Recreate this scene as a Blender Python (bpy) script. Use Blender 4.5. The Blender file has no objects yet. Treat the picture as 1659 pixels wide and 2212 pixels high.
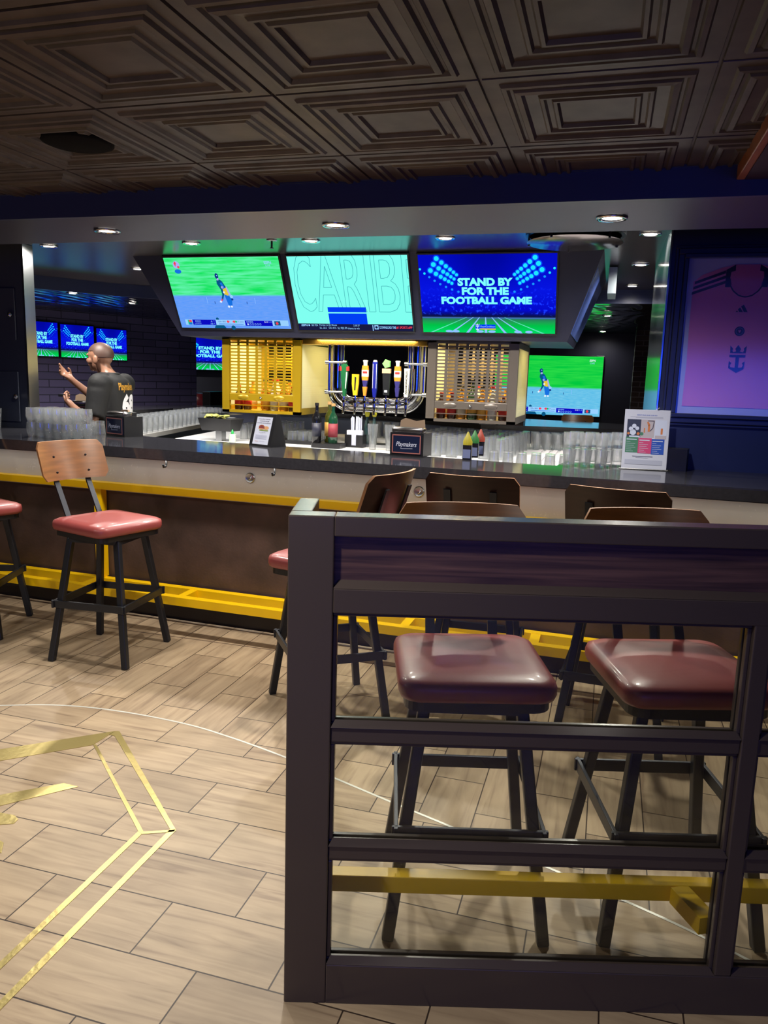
import bpy, bmesh, math, random
from mathutils import Vector, Matrix
from mathutils.bvhtree import BVHTree
random.seed(7)
PI = math.pi
S = bpy.context.scene
COL = S.collection
# ------------------------------------------------------------------ camera geometry (measured from the vanishing points)
F, CX, CY, HC = 1661.0, 829.5, 1106.0, 1.55
_dn = Vector((534-CX, 10662-CY, F)).normalized()
_Z = -_dn
_Y = Vector((1320-CX, 832-CY, F)); _Y = (_Y-_Z*_Y.dot(_Z)).normalized()
_X = _Y.cross(_Z)
def ray(px, py):
    d = Vector((px-CX, py-CY, F)); return Vector((_X.dot(d), _Y.dot(d), _Z.dot(d)))
O0 = Vector((0, 0, HC))
def PZ(px, py, z): d = ray(px, py); return O0+d*((z-HC)/d.z)
def PY(px, py, y): d = ray(px, py); return O0+d*(y/d.y)
def PX(px, py, x): d = ray(px, py); return O0+d*(x/d.x)
cam_d = bpy.data.cameras.new('camera'); cam = bpy.data.objects.new('camera', cam_d); COL.objects.link(cam)
cam_d.sensor_fit = 'HORIZONTAL'; cam_d.sensor_width = 36.0; cam_d.lens = 36.0*F/1659.0
cam_d.clip_start = 0.05; cam_d.clip_end = 100
# camera columns in world: image right, image up, back
right = Vector((_X.x, _Y.x, _Z.x)); down = Vector((_X.y, _Y.y, _Z.y)); fwd = Vector((_X.z, _Y.z, _Z.z))
m = Matrix((right, -down, -fwd)).transposed().to_4x4(); m.translation = O0
cam.matrix_world = m
S.camera = cam

# ------------------------------------------------------------------ materials
def lin(c):
    c = c/255.0
    return c/12.92 if c <= 0.04045 else ((c+0.055)/1.055)**2.4
def rgb(r, g, b): return (lin(r), lin(g), lin(b), 1.0)
MATS = {}
def mk(name, col, rough=0.5, metal=0.0, spec=0.5, coat=0.0, bump=None, vary=None, coords='Object'):
    """principled material; bump=(scale,strength), vary=(scale,amount,stretch)"""
    if name in MATS: return MATS[name]
    mt = bpy.data.materials.new(name); mt.use_nodes = True; nt = mt.node_tree; b = nt.nodes['Principled BSDF']
    b.inputs['Base Color'].default_value = col; b.inputs['Roughness'].default_value = rough
    b.inputs['Metallic'].default_value = metal; b.inputs['Specular IOR Level'].default_value = spec
    b.inputs['Coat Weight'].default_value = coat; b.inputs['Coat Roughness'].default_value = 0.1
    tc = nt.nodes.new('ShaderNodeTexCoord')
    if vary:
        sc, am, st = vary
        mp = nt.nodes.new('ShaderNodeMapping'); mp.inputs['Scale'].default_value = st
        nz = nt.nodes.new('ShaderNodeTexNoise'); nz.inputs['Scale'].default_value = sc; nz.inputs['Detail'].default_value = 5
        nt.links.new(tc.outputs[coords], mp.inputs['Vector']); nt.links.new(mp.outputs['Vector'], nz.inputs['Vector'])
        hs = nt.nodes.new('ShaderNodeMix'); hs.data_type = 'RGBA'
        hs.inputs['A'].default_value = tuple(c*(1-am) for c in col[:3])+(1,)
        hs.inputs['B'].default_value = tuple(min(1, c*(1+am)) for c in col[:3])+(1,)
        rp = nt.nodes.new('ShaderNodeMapRange'); rp.inputs['From Min'].default_value = 0.3; rp.inputs['From Max'].default_value = 0.7
        nt.links.new(nz.outputs['Fac'], rp.inputs['Value']); nt.links.new(rp.outputs['Result'], hs.inputs['Factor'])
        nt.links.new(hs.outputs['Result'], b.inputs['Base Color'])
    if bump:
        nz2 = nt.nodes.new('ShaderNodeTexNoise'); nz2.inputs['Scale'].default_value = bump[0]; nz2.inputs['Detail'].default_value = 3
        bp = nt.nodes.new('ShaderNodeBump'); bp.inputs['Strength'].default_value = bump[1]; bp.inputs['Distance'].default_value = 0.01
        nt.links.new(tc.outputs[coords], nz2.inputs['Vector']); nt.links.new(nz2.outputs['Fac'], bp.inputs['Height']); nt.links.new(bp.outputs['Normal'], b.inputs['Normal'])
    MATS[name] = mt
    return mt
def em(name, col, s=1.0):
    if name in MATS: return MATS[name]
    mt = bpy.data.materials.new(name); mt.use_nodes = True; nt = mt.node_tree; nt.nodes.clear()
    o = nt.nodes.new('ShaderNodeOutputMaterial'); e = nt.nodes.new('ShaderNodeEmission')
    e.inputs['Color'].default_value = col; e.inputs['Strength'].default_value = s
    nt.links.new(e.outputs[0], o.inputs[0]); MATS[name] = mt; return mt
def thin_glass(name, tint=(1, 1, 1, 1), f0=0.05, edge=0.75, rough=0.0, haze=0.0, refr=0.0):
    """clear glass whose reflection grows towards grazing angles (Schlick)"""
    if name in MATS: return MATS[name]
    mt = bpy.data.materials.new(name); mt.use_nodes = True; nt = mt.node_tree; nt.nodes.clear(); L = nt.links.new
    o = nt.nodes.new('ShaderNodeOutputMaterial'); t = nt.nodes.new('ShaderNodeBsdfTransparent'); t.inputs[0].default_value = tint
    g = nt.nodes.new('ShaderNodeBsdfGlossy'); g.inputs['Roughness'].default_value = rough; g.inputs['Color'].default_value = (1, 1, 1, 1)
    lw = nt.nodes.new('ShaderNodeLayerWeight'); lw.inputs['Blend'].default_value = 0.5
    pw = nt.nodes.new('ShaderNodeMath'); pw.operation = 'POWER'; pw.inputs[1].default_value = 4
    ma = nt.nodes.new('ShaderNodeMath'); ma.operation = 'MULTIPLY_ADD'; ma.inputs[1].default_value = edge; ma.inputs[2].default_value = f0
    mx = nt.nodes.new('ShaderNodeMixShader'); L(lw.outputs['Facing'], pw.inputs[0]); L(pw.outputs[0], ma.inputs[0])
    L(ma.outputs[0], mx.inputs[0]); L(t.outputs[0], mx.inputs[1]); L(g.outputs[0], mx.inputs[2])
    out = mx
    if haze:
        d = nt.nodes.new('ShaderNodeBsdfDiffuse'); d.inputs[0].default_value = (0.9, 0.95, 1, 1); tl = nt.nodes.new('ShaderNodeBsdfTranslucent'); tl.inputs[0].default_value = (0.9, 0.95, 1, 1)
        m3 = nt.nodes.new('ShaderNodeMixShader'); L(d.outputs[0], m3.inputs[1]); L(tl.outputs[0], m3.inputs[2])
        m2 = nt.nodes.new('ShaderNodeMixShader'); m2.inputs[0].default_value = haze
        L(mx.outputs[0], m2.inputs[1]); L(m3.outputs[0], m2.inputs[2]); out = m2
    if refr:
        gb = nt.nodes.new('ShaderNodeBsdfGlass'); gb.inputs['IOR'].default_value = 1.45; gb.inputs['Roughness'].default_value = 0.0
        m4 = nt.nodes.new('ShaderNodeMixShader'); m4.inputs[0].default_value = refr; L(out.outputs[0], m4.inputs[1]); L(gb.outputs[0], m4.inputs[2]); out = m4
    L(out.outputs[0], o.inputs[0]); MATS[name] = mt; return mt

navy = mk('navy_paint', rgb(38, 40, 62), 0.35)
navy_dark = mk('dark_navy_paint', rgb(24, 27, 42), 0.4)
beamM = mk('beam_navy', rgb(54, 62, 96), 0.35)
frameM = mk('partition_brown', rgb(76, 66, 62), 0.22, bump=(300, 0.012))
black = mk('black_plastic', rgb(22, 22, 26), 0.35)
blackm = mk('black_metal', rgb(50, 52, 58), 0.38, 0.6, bump=(120, 0.05))
steel = mk('brushed_steel', rgb(180, 182, 186), 0.28, 1.0)
chrome = mk('chrome', rgb(225, 225, 228), 0.06, 1.0)
yellow = mk('yellow_paint', rgb(246, 196, 6), 0.35)
red_v = mk('red_vinyl', rgb(148, 68, 66), 0.40, 0, 0.5, 0.15, bump=(260, 0.04))
wood_back = mk('walnut_plywood', rgb(118, 74, 38), 0.3, vary=(6, 0.25, (1, 1, 8)))
wood_edge = mk('plywood_edge', rgb(170, 120, 80), 0.5)
wood_dark = mk('dark_walnut_plywood', rgb(54, 34, 28), 0.33, vary=(6, 0.25, (1, 1, 8)))
quartz = mk('counter_stone', rgb(48, 48, 53), 0.09, 0, 0.6, vary=(60, 0.12, (1, 1, 1)))
brass = mk('floor_brass', rgb(196, 178, 116), 0.32, 0.8, bump=(40, 0.1))
stripM = mk('steel_strip', rgb(225, 224, 214), 0.3, 0.35)
white_top = mk('white_worktop', rgb(222, 222, 224), 0.35)
paper = mk('white_paper', rgb(205, 210, 228), 0.6)
napkin = mk('kraft_napkin', rgb(150, 128, 106), 0.9)
barglass = thin_glass('drinking_glass', (0.985, 0.992, 0.995, 1), 0.10, 0.8, 0.06, 0.11, 0.3)
pane_m = thin_glass('clear_pane', (0.95, 0.97, 0.94, 1), 0.035, 0.7)

# ------------------------------------------------------------------ mesh builder
class MB:
    def __init__(s): s.v = []; s.f = []; s.mi = []; s.cur = 0
    def add(s, vs, fs, M=None):
        n = len(s.v)
        s.v += [tuple(M @ Vector(p)) if M else tuple(p) for p in vs]
        s.f += [tuple(i+n for i in f) for f in fs]; s.mi += [s.cur]*len(fs); return s
    def box(s, a, b, bev=0.0, M=None):
        a, b = [min(x, y) for x, y in zip(a, b)], [max(x, y) for x, y in zip(a, b)]
        if bev <= 0:
            x0, y0, z0 = a; x1, y1, z1 = b
            vs = [(x0,y0,z0),(x1,y0,z0),(x1,y1,z0),(x0,y1,z0),(x0,y0,z1),(x1,y0,z1),(x1,y1,z1),(x0,y1,z1)]
            return s.add(vs, [(3,2,1,0),(4,5,6,7),(0,1,5,4),(1,2,6,5),(2,3,7,6),(3,0,4,7)], M)
        bm = bmesh.new(); bmesh.ops.create_cube(bm, size=1)
        for v in bm.verts: v.co = Vector([(a[i]+b[i])/2+v.co[i]*(b[i]-a[i]) for i in range(3)])
        bmesh.ops.bevel(bm, geom=list(bm.edges), offset=bev, segments=2, affect='EDGES', profile=0.5)
        s.bm(bm, M); return s
    def bm(s, bm, M=None):
        bm.verts.ensure_lookup_table()
        s.add([v.co.copy() for v in bm.verts], [[v.index for v in f.verts] for f in bm.faces], M); bm.free(); return s
    def bar(s, p, q, w, h, up=Vector((0, 0, 1)), ext=0.0, bev=0.0):
        p, q = Vector(p), Vector(q); d = (q-p); L = d.length; d.normalize()
        if abs(d.dot(up)) > 0.99: up = Vector((0, 1, 0))
        sd = d.cross(up).normalized(); u2 = sd.cross(d)
        M = Matrix((sd, d, u2)).transposed().to_4x4(); M.translation = p
        return s.box((-w/2, -ext, -h/2), (w/2, L+ext, h/2), bev, M)
    def tube(s, pts, r, n=12, cap=True):
        pts = [Vector(p) for p in pts]; rs = r if isinstance(r, (list, tuple)) else [r]*len(pts)
        vs = []; fs = []; prev = None
        for i, p in enumerate(pts):
            t = (pts[min(i+1, len(pts)-1)]-pts[max(i-1, 0)]).normalized()
            if prev is None:
                a = Vector((0, 0, 1)) if abs(t.z) < 0.9 else Vector((1, 0, 0)); u = t.cross(a).normalized()
            else: u = (prev-t*prev.dot(t)).normalized()
            prev = u; w = t.cross(u)
            for k in range(n):
                c = 2*PI*k/n; vs.append(p+(u*math.cos(c)+w*math.sin(c))*rs[i])
        for i in range(len(pts)-1):
            for k in range(n):
                fs.append((i*n+k, i*n+(k+1) % n, (i+1)*n+(k+1) % n, (i+1)*n+k))
        if cap: fs += [tuple(range(n))[::-1], tuple(range((len(pts)-1)*n, len(pts)*n))]
        return s.add(vs, fs)
    def lathe(s, prof, n=20, M=None, ang=2*PI):
        """prof = [(r,z)...]; bottom to top outside"""
        vs = []; fs = []
        for r, z in prof:
            for k in range(n):
                c = 2*PI*k/n; vs.append((r*math.cos(c), r*math.sin(c), z))
        for i in range(len(prof)-1):
            for k in range(n): fs.append((i*n+k, i*n+(k+1) % n, (i+1)*n+(k+1) % n, (i+1)*n+k))
        if prof[0][0] > 1e-5: fs.append(tuple(range(n))[::-1])
        if prof[-1][0] > 1e-5: fs.append(tuple(range((len(prof)-1)*n, len(prof)*n)))
        return s.add(vs, fs, M)
    def prism(s, poly, z0, z1, M=None):
        n = len(poly); vs = [(x, y, z0) for x, y in poly]+[(x, y, z1) for x, y in poly]
        fs = [tuple(range(n))[::-1], tuple(range(n, 2*n))]+[(i, (i+1) % n, n+(i+1) % n, n+i) for i in range(n)]
        return s.add(vs, fs, M)
    def build(s, name, mat, parent=None, smooth=False, loc=None, rot=None):
        me = bpy.data.meshes.new(name); me.from_pydata(s.v, [], s.f)
        for mt in (mat if isinstance(mat, (list, tuple)) else [mat]): me.materials.append(mt)
        if any(s.mi): me.polygons.foreach_set('material_index', s.mi)
        me.validate()
        bm = bmesh.new(); bm.from_mesh(me); bmesh.ops.recalc_face_normals(bm, faces=bm.faces); bm.to_mesh(me); bm.free()
        if smooth:
            me.polygons.foreach_set('use_smooth', [True]*len(me.polygons))
            if smooth is not True: me.set_sharp_from_angle(angle=math.radians(smooth))
        o = bpy.data.objects.new(name, me); COL.objects.link(o)
        if parent: o.parent = parent
        if loc is not None: o.location = loc
        if rot: o.rotation_euler = rot
        return o
def tag(o, label, cat, group=None, kind=None):
    o['label'] = label; o['category'] = cat
    if group: o['group'] = group
    if kind: o['kind'] = kind
    return o
def thing(name, label, cat, loc=(0, 0, 0), rz=0.0, group=None):
    o = bpy.data.objects.new(name, None); COL.objects.link(o); o.location = loc; o.rotation_euler = (0, 0, rz); o.empty_display_size = 0.1
    return tag(o, label, cat, group)
def struct(o): o['kind'] = 'structure'; return o
def dup(root, loc=None, rz=None, label=None, group=None):
    r = root.copy(); COL.objects.link(r)
    if loc is not None: r.location = loc
    if rz is not None: r.rotation_euler = (0, 0, rz)
    if label: r['label'] = label
    if group: r['group'] = group
    for ch in list(root.children):
        c = ch.copy(); COL.objects.link(c); c.parent = r
        for g in list(ch.children):
            d = g.copy(); COL.objects.link(d); d.parent = c
    return r

# ------------------------------------------------------------------ lettering and flat pictures
_tc = {}
def text_mesh(body, bold=0.0, shear=0.0, spacing=1.0):
    key = (body, bold, shear, spacing)
    if key in _tc: return _tc[key]
    cu = bpy.data.curves.new('lettering', 'FONT'); cu.body = body; cu.size = 1; cu.offset = bold; cu.shear = shear; cu.space_character = spacing; cu.resolution_u = 3
    ob = bpy.data.objects.new('lettering', cu); COL.objects.link(ob)
    bpy.context.view_layer.update()
    dg = bpy.context.evaluated_depsgraph_get(); me = ob.evaluated_get(dg).to_mesh()
    vs = [(v.co.x, v.co.y) for v in me.vertices]; fs = [tuple(p.vertices) for p in me.polygons]
    ob.evaluated_get(dg).to_mesh_clear(); bpy.data.objects.remove(ob); bpy.data.curves.remove(cu)
    x0 = min(v[0] for v in vs); x1 = max(v[0] for v in vs); y0 = min(v[1] for v in vs); y1 = max(v[1] for v in vs)
    vs = [((x-x0)/(x1-x0), (y-y0)/(y1-y0)) for x, y in vs]
    _tc[key] = (vs, fs); return _tc[key]
class Pic:
    """flat picture, local frame: u -> +X, v -> +Z, faces -Y"""
    def __init__(s, w, h): s.w, s.h = w, h; s.v = []; s.f = []; s.mi = []; s.mats = []; s.k = 0
    def mat(s, mt):
        if mt not in s.mats: s.mats.append(mt)
        return s.mats.index(mt)
    def poly(s, pts, mt, layer=None):
        L = s.k if layer is None else layer
        n = len(s.v); s.v += [(u*s.w, -L, v*s.h) for u, v in pts]; s.f.append(tuple(range(n, n+len(pts)))); s.mi.append(s.mat(mt))
    def up(s, d=0.0006): s.k += d
    def rect(s, u0, v0, u1, v1, mt): s.poly([(u0, v0), (u1, v0), (u1, v1), (u0, v1)], mt)
    def disc(s, u, v, r, mt, n=14, ry=None):
        ry = r*s.w/s.h if ry is None else ry
        s.poly([(u+r*math.cos(2*PI*i/n), v+ry*math.sin(2*PI*i/n)) for i in range(n)], mt)
    def line(s, pts, wd, mt):
        for (a, b), (c, d) in zip(pts, pts[1:]):
            dx, dy = (c-a)*s.w, (d-b)*s.h; L = math.hypot(dx, dy) or 1; nx, ny = -dy/L*wd/2/s.w, dx/L*wd/2/s.h
            s.poly([(a+nx, b+ny), (a-nx, b-ny), (c-nx, d-ny), (c+nx, d+ny)], mt)
    def text(s, body, u0, v0, u1, v1, mt, bold=0.0, shear=0.0, spacing=1.0):
        vs, fs = text_mesh(body, bold, shear, spacing); n = len(s.v)
        s.v += [((u0+x*(u1-u0))*s.w, -s.k, (v0+y*(v1-v0))*s.h) for x, y in vs]
        s.f += [tuple(i+n for i in f) for f in fs]; s.mi += [s.mat(mt)]*len(fs)
    def outline(s, body, u0, v0, u1, v1, mt, wd, clip=(0, 0, 1, 1)):
        vs, fs = text_mesh(body); cnt = {}
        for f in fs:
            for a, b in zip(f, f[1:]+f[:1]): cnt[tuple(sorted((a, b)))] = cnt.get(tuple(sorted((a, b))), 0)+1
        for (a, b), c in cnt.items():
            if c != 1: continue
            p = [u0+vs[a][0]*(u1-u0), v0+vs[a][1]*(v1-v0)]; q = [u0+vs[b][0]*(u1-u0), v0+vs[b][1]*(v1-v0)]
            t0, t1 = 0.0, 1.0
            for i in (0, 1):
                d = q[i]-p[i]
                for lo, sg in ((clip[i], 1), (clip[i+2], -1)):
                    if abs(d) < 1e-9:
                        if sg*(p[i]-lo) < 0: t1 = -1
                    else:
                        t = (lo-p[i])/d
                        if d*sg > 0: t0 = max(t0, t)
                        else: t1 = min(t1, t)
            if t1 > t0: s.line([(p[0]+t0*(q[0]-p[0]), p[1]+t0*(q[1]-p[1])), (p[0]+t1*(q[0]-p[0]), p[1]+t1*(q[1]-p[1]))], wd, mt)
    def build(s, name, parent=None, loc=None, rot=None):
        me = bpy.data.meshes.new(name); me.from_pydata(s.v, [], s.f)
        for mt in s.mats: me.materials.append(mt)
        me.polygons.foreach_set('material_index', s.mi)
        uv = me.uv_layers.new(name='UVMap')
        for lp in me.loops:
            x, y, z = s.v[lp.vertex_index]; uv.data[lp.index].uv = (x/s.w, z/s.h)
        o = bpy.data.objects.new(name, me); COL.objects.link(o)
        if parent: o.parent = parent
        if loc is not None: o.location = loc
        if rot: o.rotation_euler = rot
        return o
# ------------------------------------------------------------------ floor
def floor_mat(name, swap, bw, rh, ox, oy):
    mt = bpy.data.materials.new(name); mt.use_nodes = True; nt = mt.node_tree; b = nt.nodes['Principled BSDF']; N = nt.nodes.new; L = nt.links.new
    tc = N('ShaderNodeTexCoord'); sep = N('ShaderNodeSeparateXYZ'); cmb = N('ShaderNodeCombineXYZ'); L(tc.outputs['Object'], sep.inputs[0])
    ax = N('ShaderNodeMath'); ax.operation = 'SUBTRACT'; ax.inputs[1].default_value = ox
    ay = N('ShaderNodeMath'); ay.operation = 'SUBTRACT'; ay.inputs[1].default_value = oy
    L(sep.outputs['Y' if swap else 'X'], ax.inputs[0]); L(sep.outputs['X' if swap else 'Y'], ay.inputs[0])
    L(ax.outputs[0], cmb.inputs[0]); L(ay.outputs[0], cmb.inputs[1])
    br = N('ShaderNodeTexBrick'); br.offset = 0.5; br.inputs['Scale'].default_value = 1; br.inputs['Brick Width'].default_value = bw; br.inputs['Row Height'].default_value = rh
    br.inputs['Mortar Size'].default_value = 0.0024; br.inputs['Mortar Smooth'].default_value = 0.2; br.inputs['Bias'].default_value = 0.0
    br.inputs['Color1'].default_value = (0, 0, 0, 1); br.inputs['Color2'].default_value = (1, 1, 1, 1); br.inputs['Mortar'].default_value = (0.5, 0.5, 0.5, 1)
    L(cmb.outputs[0], br.inputs['Vector'])
    # per-plank shift of the grain
    sh = N('ShaderNodeVectorMath'); sh.operation = 'MULTIPLY_ADD'; sh.inputs[1].default_value = (3, 7, 0); L(br.outputs['Color'], sh.inputs[0]); L(cmb.outputs[0], sh.inputs[2])
    mp = N('ShaderNodeMapping'); mp.inputs['Scale'].default_value = (1.6, 18, 1); L(sh.outputs[0], mp.inputs['Vector'])
    g = N('ShaderNodeTexNoise'); g.inputs['Scale'].default_value = 1.6; g.inputs['Detail'].default_value = 7; g.inputs['Distortion'].default_value = 0.9; L(mp.outputs[0], g.inputs['Vector'])
    mp2 = N('ShaderNodeMapping'); mp2.inputs['Scale'].default_value = (2.5, 6, 1); L(sh.outputs[0], mp2.inputs['Vector'])
    g2 = N('ShaderNodeTexNoise'); g2.inputs['Scale'].default_value = 1.3; g2.inputs['Detail'].default_value = 3; L(mp2.outputs[0], g2.inputs['Vector'])
    r1 = N('ShaderNodeValToRGB'); r1.color_ramp.elements[0].position = 0.30; r1.color_ramp.elements[0].color = rgb(140, 121, 100); r1.color_ramp.elements[1].position = 0.62; r1.color_ramp.elements[1].color = rgb(178, 159, 132)
    e = r1.color_ramp.elements.new(0.42); e.color = rgb(164, 145, 120)
    L(g.outputs['Fac'], r1.inputs[0])
    m1 = N('ShaderNodeMix'); m1.data_type = 'RGBA'; m1.blend_type = 'MULTIPLY'; m1.inputs['Factor'].default_value = 0.75
    r2 = N('ShaderNodeValToRGB'); r2.color_ramp.elements[0].position = 0.3; r2.color_ramp.elements[0].color = (0.80, 0.77, 0.75, 1); r2.color_ramp.elements[1].position = 0.6; r2.color_ramp.elements[1].color = (1.05, 1.02, 1, 1)
    L(g2.outputs['Fac'], r2.inputs[0]); L(r1.outputs[0], m1.inputs['A']); L(r2.outputs[0], m1.inputs['B'])
    m2 = N('ShaderNodeMix'); m2.data_type = 'RGBA'; m2.blend_type = 'MULTIPLY'; m2.inputs['Factor'].default_value = 1
    r3 = N('ShaderNodeValToRGB'); r3.color_ramp.elements[0].color = (0.84, 0.82, 0.81, 1); r3.color_ramp.elements[1].color = (1.06, 1.05, 1.03, 1)
    L(br.outputs['Color'], r3.inputs[0]); L(m1.outputs['Result'], m2.inputs['A']); L(r3.outputs[0], m2.inputs['B'])
    m3 = N('ShaderNodeMix'); m3.data_type = 'RGBA'; m3.inputs['B'].default_value = rgb(56, 44, 36)
    L(br.outputs['Fac'], m3.inputs['Factor']); L(m2.outputs['Result'], m3.inputs['A']); L(m3.outputs['Result'], b.inputs['Base Color'])
    b.inputs['Roughness'].default_value = 0.42; b.inputs['Specular IOR Level'].default_value = 0.35
    bp = N('ShaderNodeBump'); bp.inputs['Strength'].default_value = 0.25; bp.inputs['Distance'].default_value = 0.004; bp.invert = True
    L(br.outputs['Fac'], bp.inputs['Height']); L(bp.outputs[0], b.inputs['Normal'])
    return mt
def catmull(P, n=8):
    out = []; P = [Vector(p) for p in P]
    for i in range(len(P)-1):
        p0, p1, p2, p3 = P[max(i-1, 0)], P[i], P[i+1], P[min(i+2, len(P)-1)]
        for k in range(n):
            t = k/n; out.append(0.5*((2*p1)+(-p0+p2)*t+(2*p0-5*p1+4*p2-p3)*t*t+(-p0+3*p1-3*p2+p3)*t**3))
    out.append(P[-1]); return out
arc = catmull([(-4.6,1.2,0),(-3.9,1.93,0),(-3.2,2.46,0),(-2.62,2.735,0),(-2.34,2.84,0),(-2.05,2.875,0),(-1.712,2.862,0),(-1.457,2.811,0),(-1.178,2.731,0),(-.926,2.64,0),(-.673,2.548,0),(-.38,2.445,0),(.141,2.253,0),(.45,2.115,0),(.9,1.86,0),(1.5,1.4,0),(2.0,.8,0)])
fl = MB(); fl.box((-7.5, -3.5, -0.05), (3.5, 13, 0)); fl.cur = 1
fl.add([(p.x, p.y, 0.0006) for p in arc]+[(2.4, -3.4, 0.0006), (-4.9, -3.4, 0.0006)], [tuple(range(len(arc)+2))])
floor = struct(fl.build('floor', [floor_mat('wood_tile_along_bar', True, 0.43, 0.196, 0.21, 0.036), floor_mat('wood_tile_across', False, 0.407, 0.217, 0.091, 0.069)]))
st = MB(); n = len(arc)
offs = []
for i, p in enumerate(arc):
    t = (arc[min(i+1, n-1)]-arc[max(i-1, 0)]).normalized(); offs.append(Vector((-t.y, t.x, 0)))
for s_, z in ((-0.005, 0.0016), (0.005, 0.0016), (-0.005, 0), (0.005, 0)): st.v += [tuple(p+o*s_+Vector((0, 0, z))) for p, o in zip(arc, offs)]
for i in range(n-1): st.f += [(i, i+1, n+i+1, n+i), (2*n+i, 2*n+i+1, i+1, i), (n+i, n+i+1, 3*n+i+1, 3*n+i)]
st.mi = [0]*len(st.f)
tag(st.build('floor_inlay_strip', stripM), 'thin curved metal strip let into the wood tile floor', 'floor inlay')
bl = MB(); bl.box((-5.5, 3.862, 0), (1.2, 3.868, 0.0012))
struct(bl.build('trim_1', mk('grout_line', rgb(92, 74, 62), 0.6)))
# brass emblem set in the floor
emb = thing('floor_emblem', 'brass outlined emblem inlaid in the floor tiles left of the partition', 'floor emblem')
def plate(poly, name='brass_line'):
    mb = MB(); mb.prism(poly, 0.0004, 0.0022); return mb.build(name, brass, emb)
plate([(-1.956,2.697),(-1.966,2.556),(-2.222,2.322),(-2.62,1.96),(-2.72,2.02),(-2.293,2.398)], 'brass_band')
plate([(-1.956,2.697),(-1.938,2.70),(-1.312,2.126),(-1.335,2.126),(-1.930,2.655),(-1.962,2.66)])
plate([(-1.970,2.562),(-1.952,2.562),(-1.413,2.085),(-1.432,2.082)])
plate([(-1.432,2.082),(-1.413,2.087),(-1.318,2.131),(-1.318,2.118),(-1.41,2.072)])
plate([(-1.432,2.082),(-1.412,2.072),(-1.412,1.2),(-1.432,1.2)])
plate([(-1.337,2.126),(-1.315,2.126),(-1.315,1.1),(-1.337,1.1)])
plate([(-1.809,2.258),(-1.875,2.262),(-2.11,2.05),(-2.07,1.98),(-1.99,2.05)], 'brass_band')
plate([(-1.862,2.010),(-1.890,2.026),(-2.05,2.02),(-2.06,1.97),(-1.90,1.962),(-1.857,1.983)], 'brass_band')
plate([(-1.809,1.884),(-1.83,1.89),(-2.0,1.88),(-1.99,1.83),(-1.775,1.837)], 'brass_band')

# ------------------------------------------------------------------ ceilings
ZT = 2.34
XN = [0.197+0.5935*k for k in range(-9, 3)]; YN = [2.180+0.609*k for k in range(-6, 3)]
prof = [(0.0, 0.004), (0.006, 0.004), (0.010, -0.003), (0.075, -0.003), (0.085, -0.011), (0.105, -0.012), (0.115, -0.004), (0.128, -0.004), (0.138, -0.014), (0.165, -0.016), (0.178, -0.006), (0.235, -0.004), (0.245, -0.011), (0.26, -0.011), (0.27, -0.003), (0.292, -0.003), (0.302, -0.010), (0.318, -0.010), (0.328, 0.0), (0.5, 0.0)]
cl = MB()
for i in range(len(XN)-1):
    for j in range(len(YN)-1):
        x0, x1, y0, y1 = XN[i], XN[i+1], YN[j], YN[j+1]
        if y0 > 3.14: continue
        vs = []; fs = []
        for r, z in prof[:-1]:
            a, c = r*(x1-x0), r*(y1-y0)
            vs += [(x0+a, y0+c, ZT+z), (x1-a, y0+c, ZT+z), (x1-a, y1-c, ZT+z), (x0+a, y1-c, ZT+z)]
        for k in range(len(prof)-2):
            for e in range(4): fs.append((k*4+e, k*4+(e+1) % 4, k*4+4+(e+1) % 4, k*4+4+e))
        q = (len(prof)-2)*4; fs.append((q, q+1, q+2, q+3)); cl.add(vs, fs)
cl.box((XN[0], YN[0], ZT+0.02), (XN[-1], 3.2, ZT+0.06))
tinM = mk('embossed_tin', rgb(78, 70, 67), 0.45, 0.35, vary=(9, 0.3, (1, 1, 1)))
ceil1 = struct(cl.build('ceiling', tinM, smooth=False))
mirror_c = mk('bar_ceiling_metal', rgb(106, 98, 100), 0.24, 0.75); mirror_l = mk('edge_ceiling_metal', rgb(92, 90, 108), 0.42, 0.9)
tb = MB(); tb.box((-7, 3.135, 2.23), (3, 3.16, 2.345)); tb.box((-7, 3.128, 2.335), (0.37, 3.16, 2.345))
struct(tb.build('trim_2', beamM))
cb = MB(); cb.box((-7, 3.16, 2.23), (3, 3.745, 2.5)); struct(cb.build('ceiling', mirror_l))
cb = MB(); cb.box((-7, 3.745, 2.43), (3, 8.0, 2.5)); struct(cb.build('ceiling', mirror_c))
# far side: lower ceiling behind a fascia
fa = MB(); fpts = [(-7.2, 4.9), (-5.75, 6.0), (-5.0, 7.1), (-4.5, 7.6), (-3.9, 7.75), (3, 7.75)]
for (a, b), (c, d) in zip(fpts, fpts[1:]): fa.bar((a, b, 2.37), (c, d, 2.37), 0.03, 0.13, ext=0.01)
struct(fa.build('trim_3', beamM))
wavy = mk('wavy_ceiling_metal', rgb(120, 124, 140), 0.12, 0.95)
_nt = wavy.node_tree; _w = _nt.nodes.new('ShaderNodeTexWave'); _w.inputs['Scale'].default_value = 1.6; _w.inputs['Distortion'].default_value = 14; _w.inputs['Detail Scale'].default_value = 0.6
_b = _nt.nodes.new('ShaderNodeBump'); _b.inputs['Strength'].default_value = 0.25; _b.inputs['Distance'].default_value = 0.03
_t = _nt.nodes.new('ShaderNodeTexCoord'); _nt.links.new(_t.outputs['Object'], _w.inputs['Vector']); _nt.links.new(_w.outputs['Fac'], _b.inputs['Height']); _nt.links.new(_b.outputs['Normal'], _nt.nodes['Principled BSDF'].inputs['Normal'])
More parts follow.
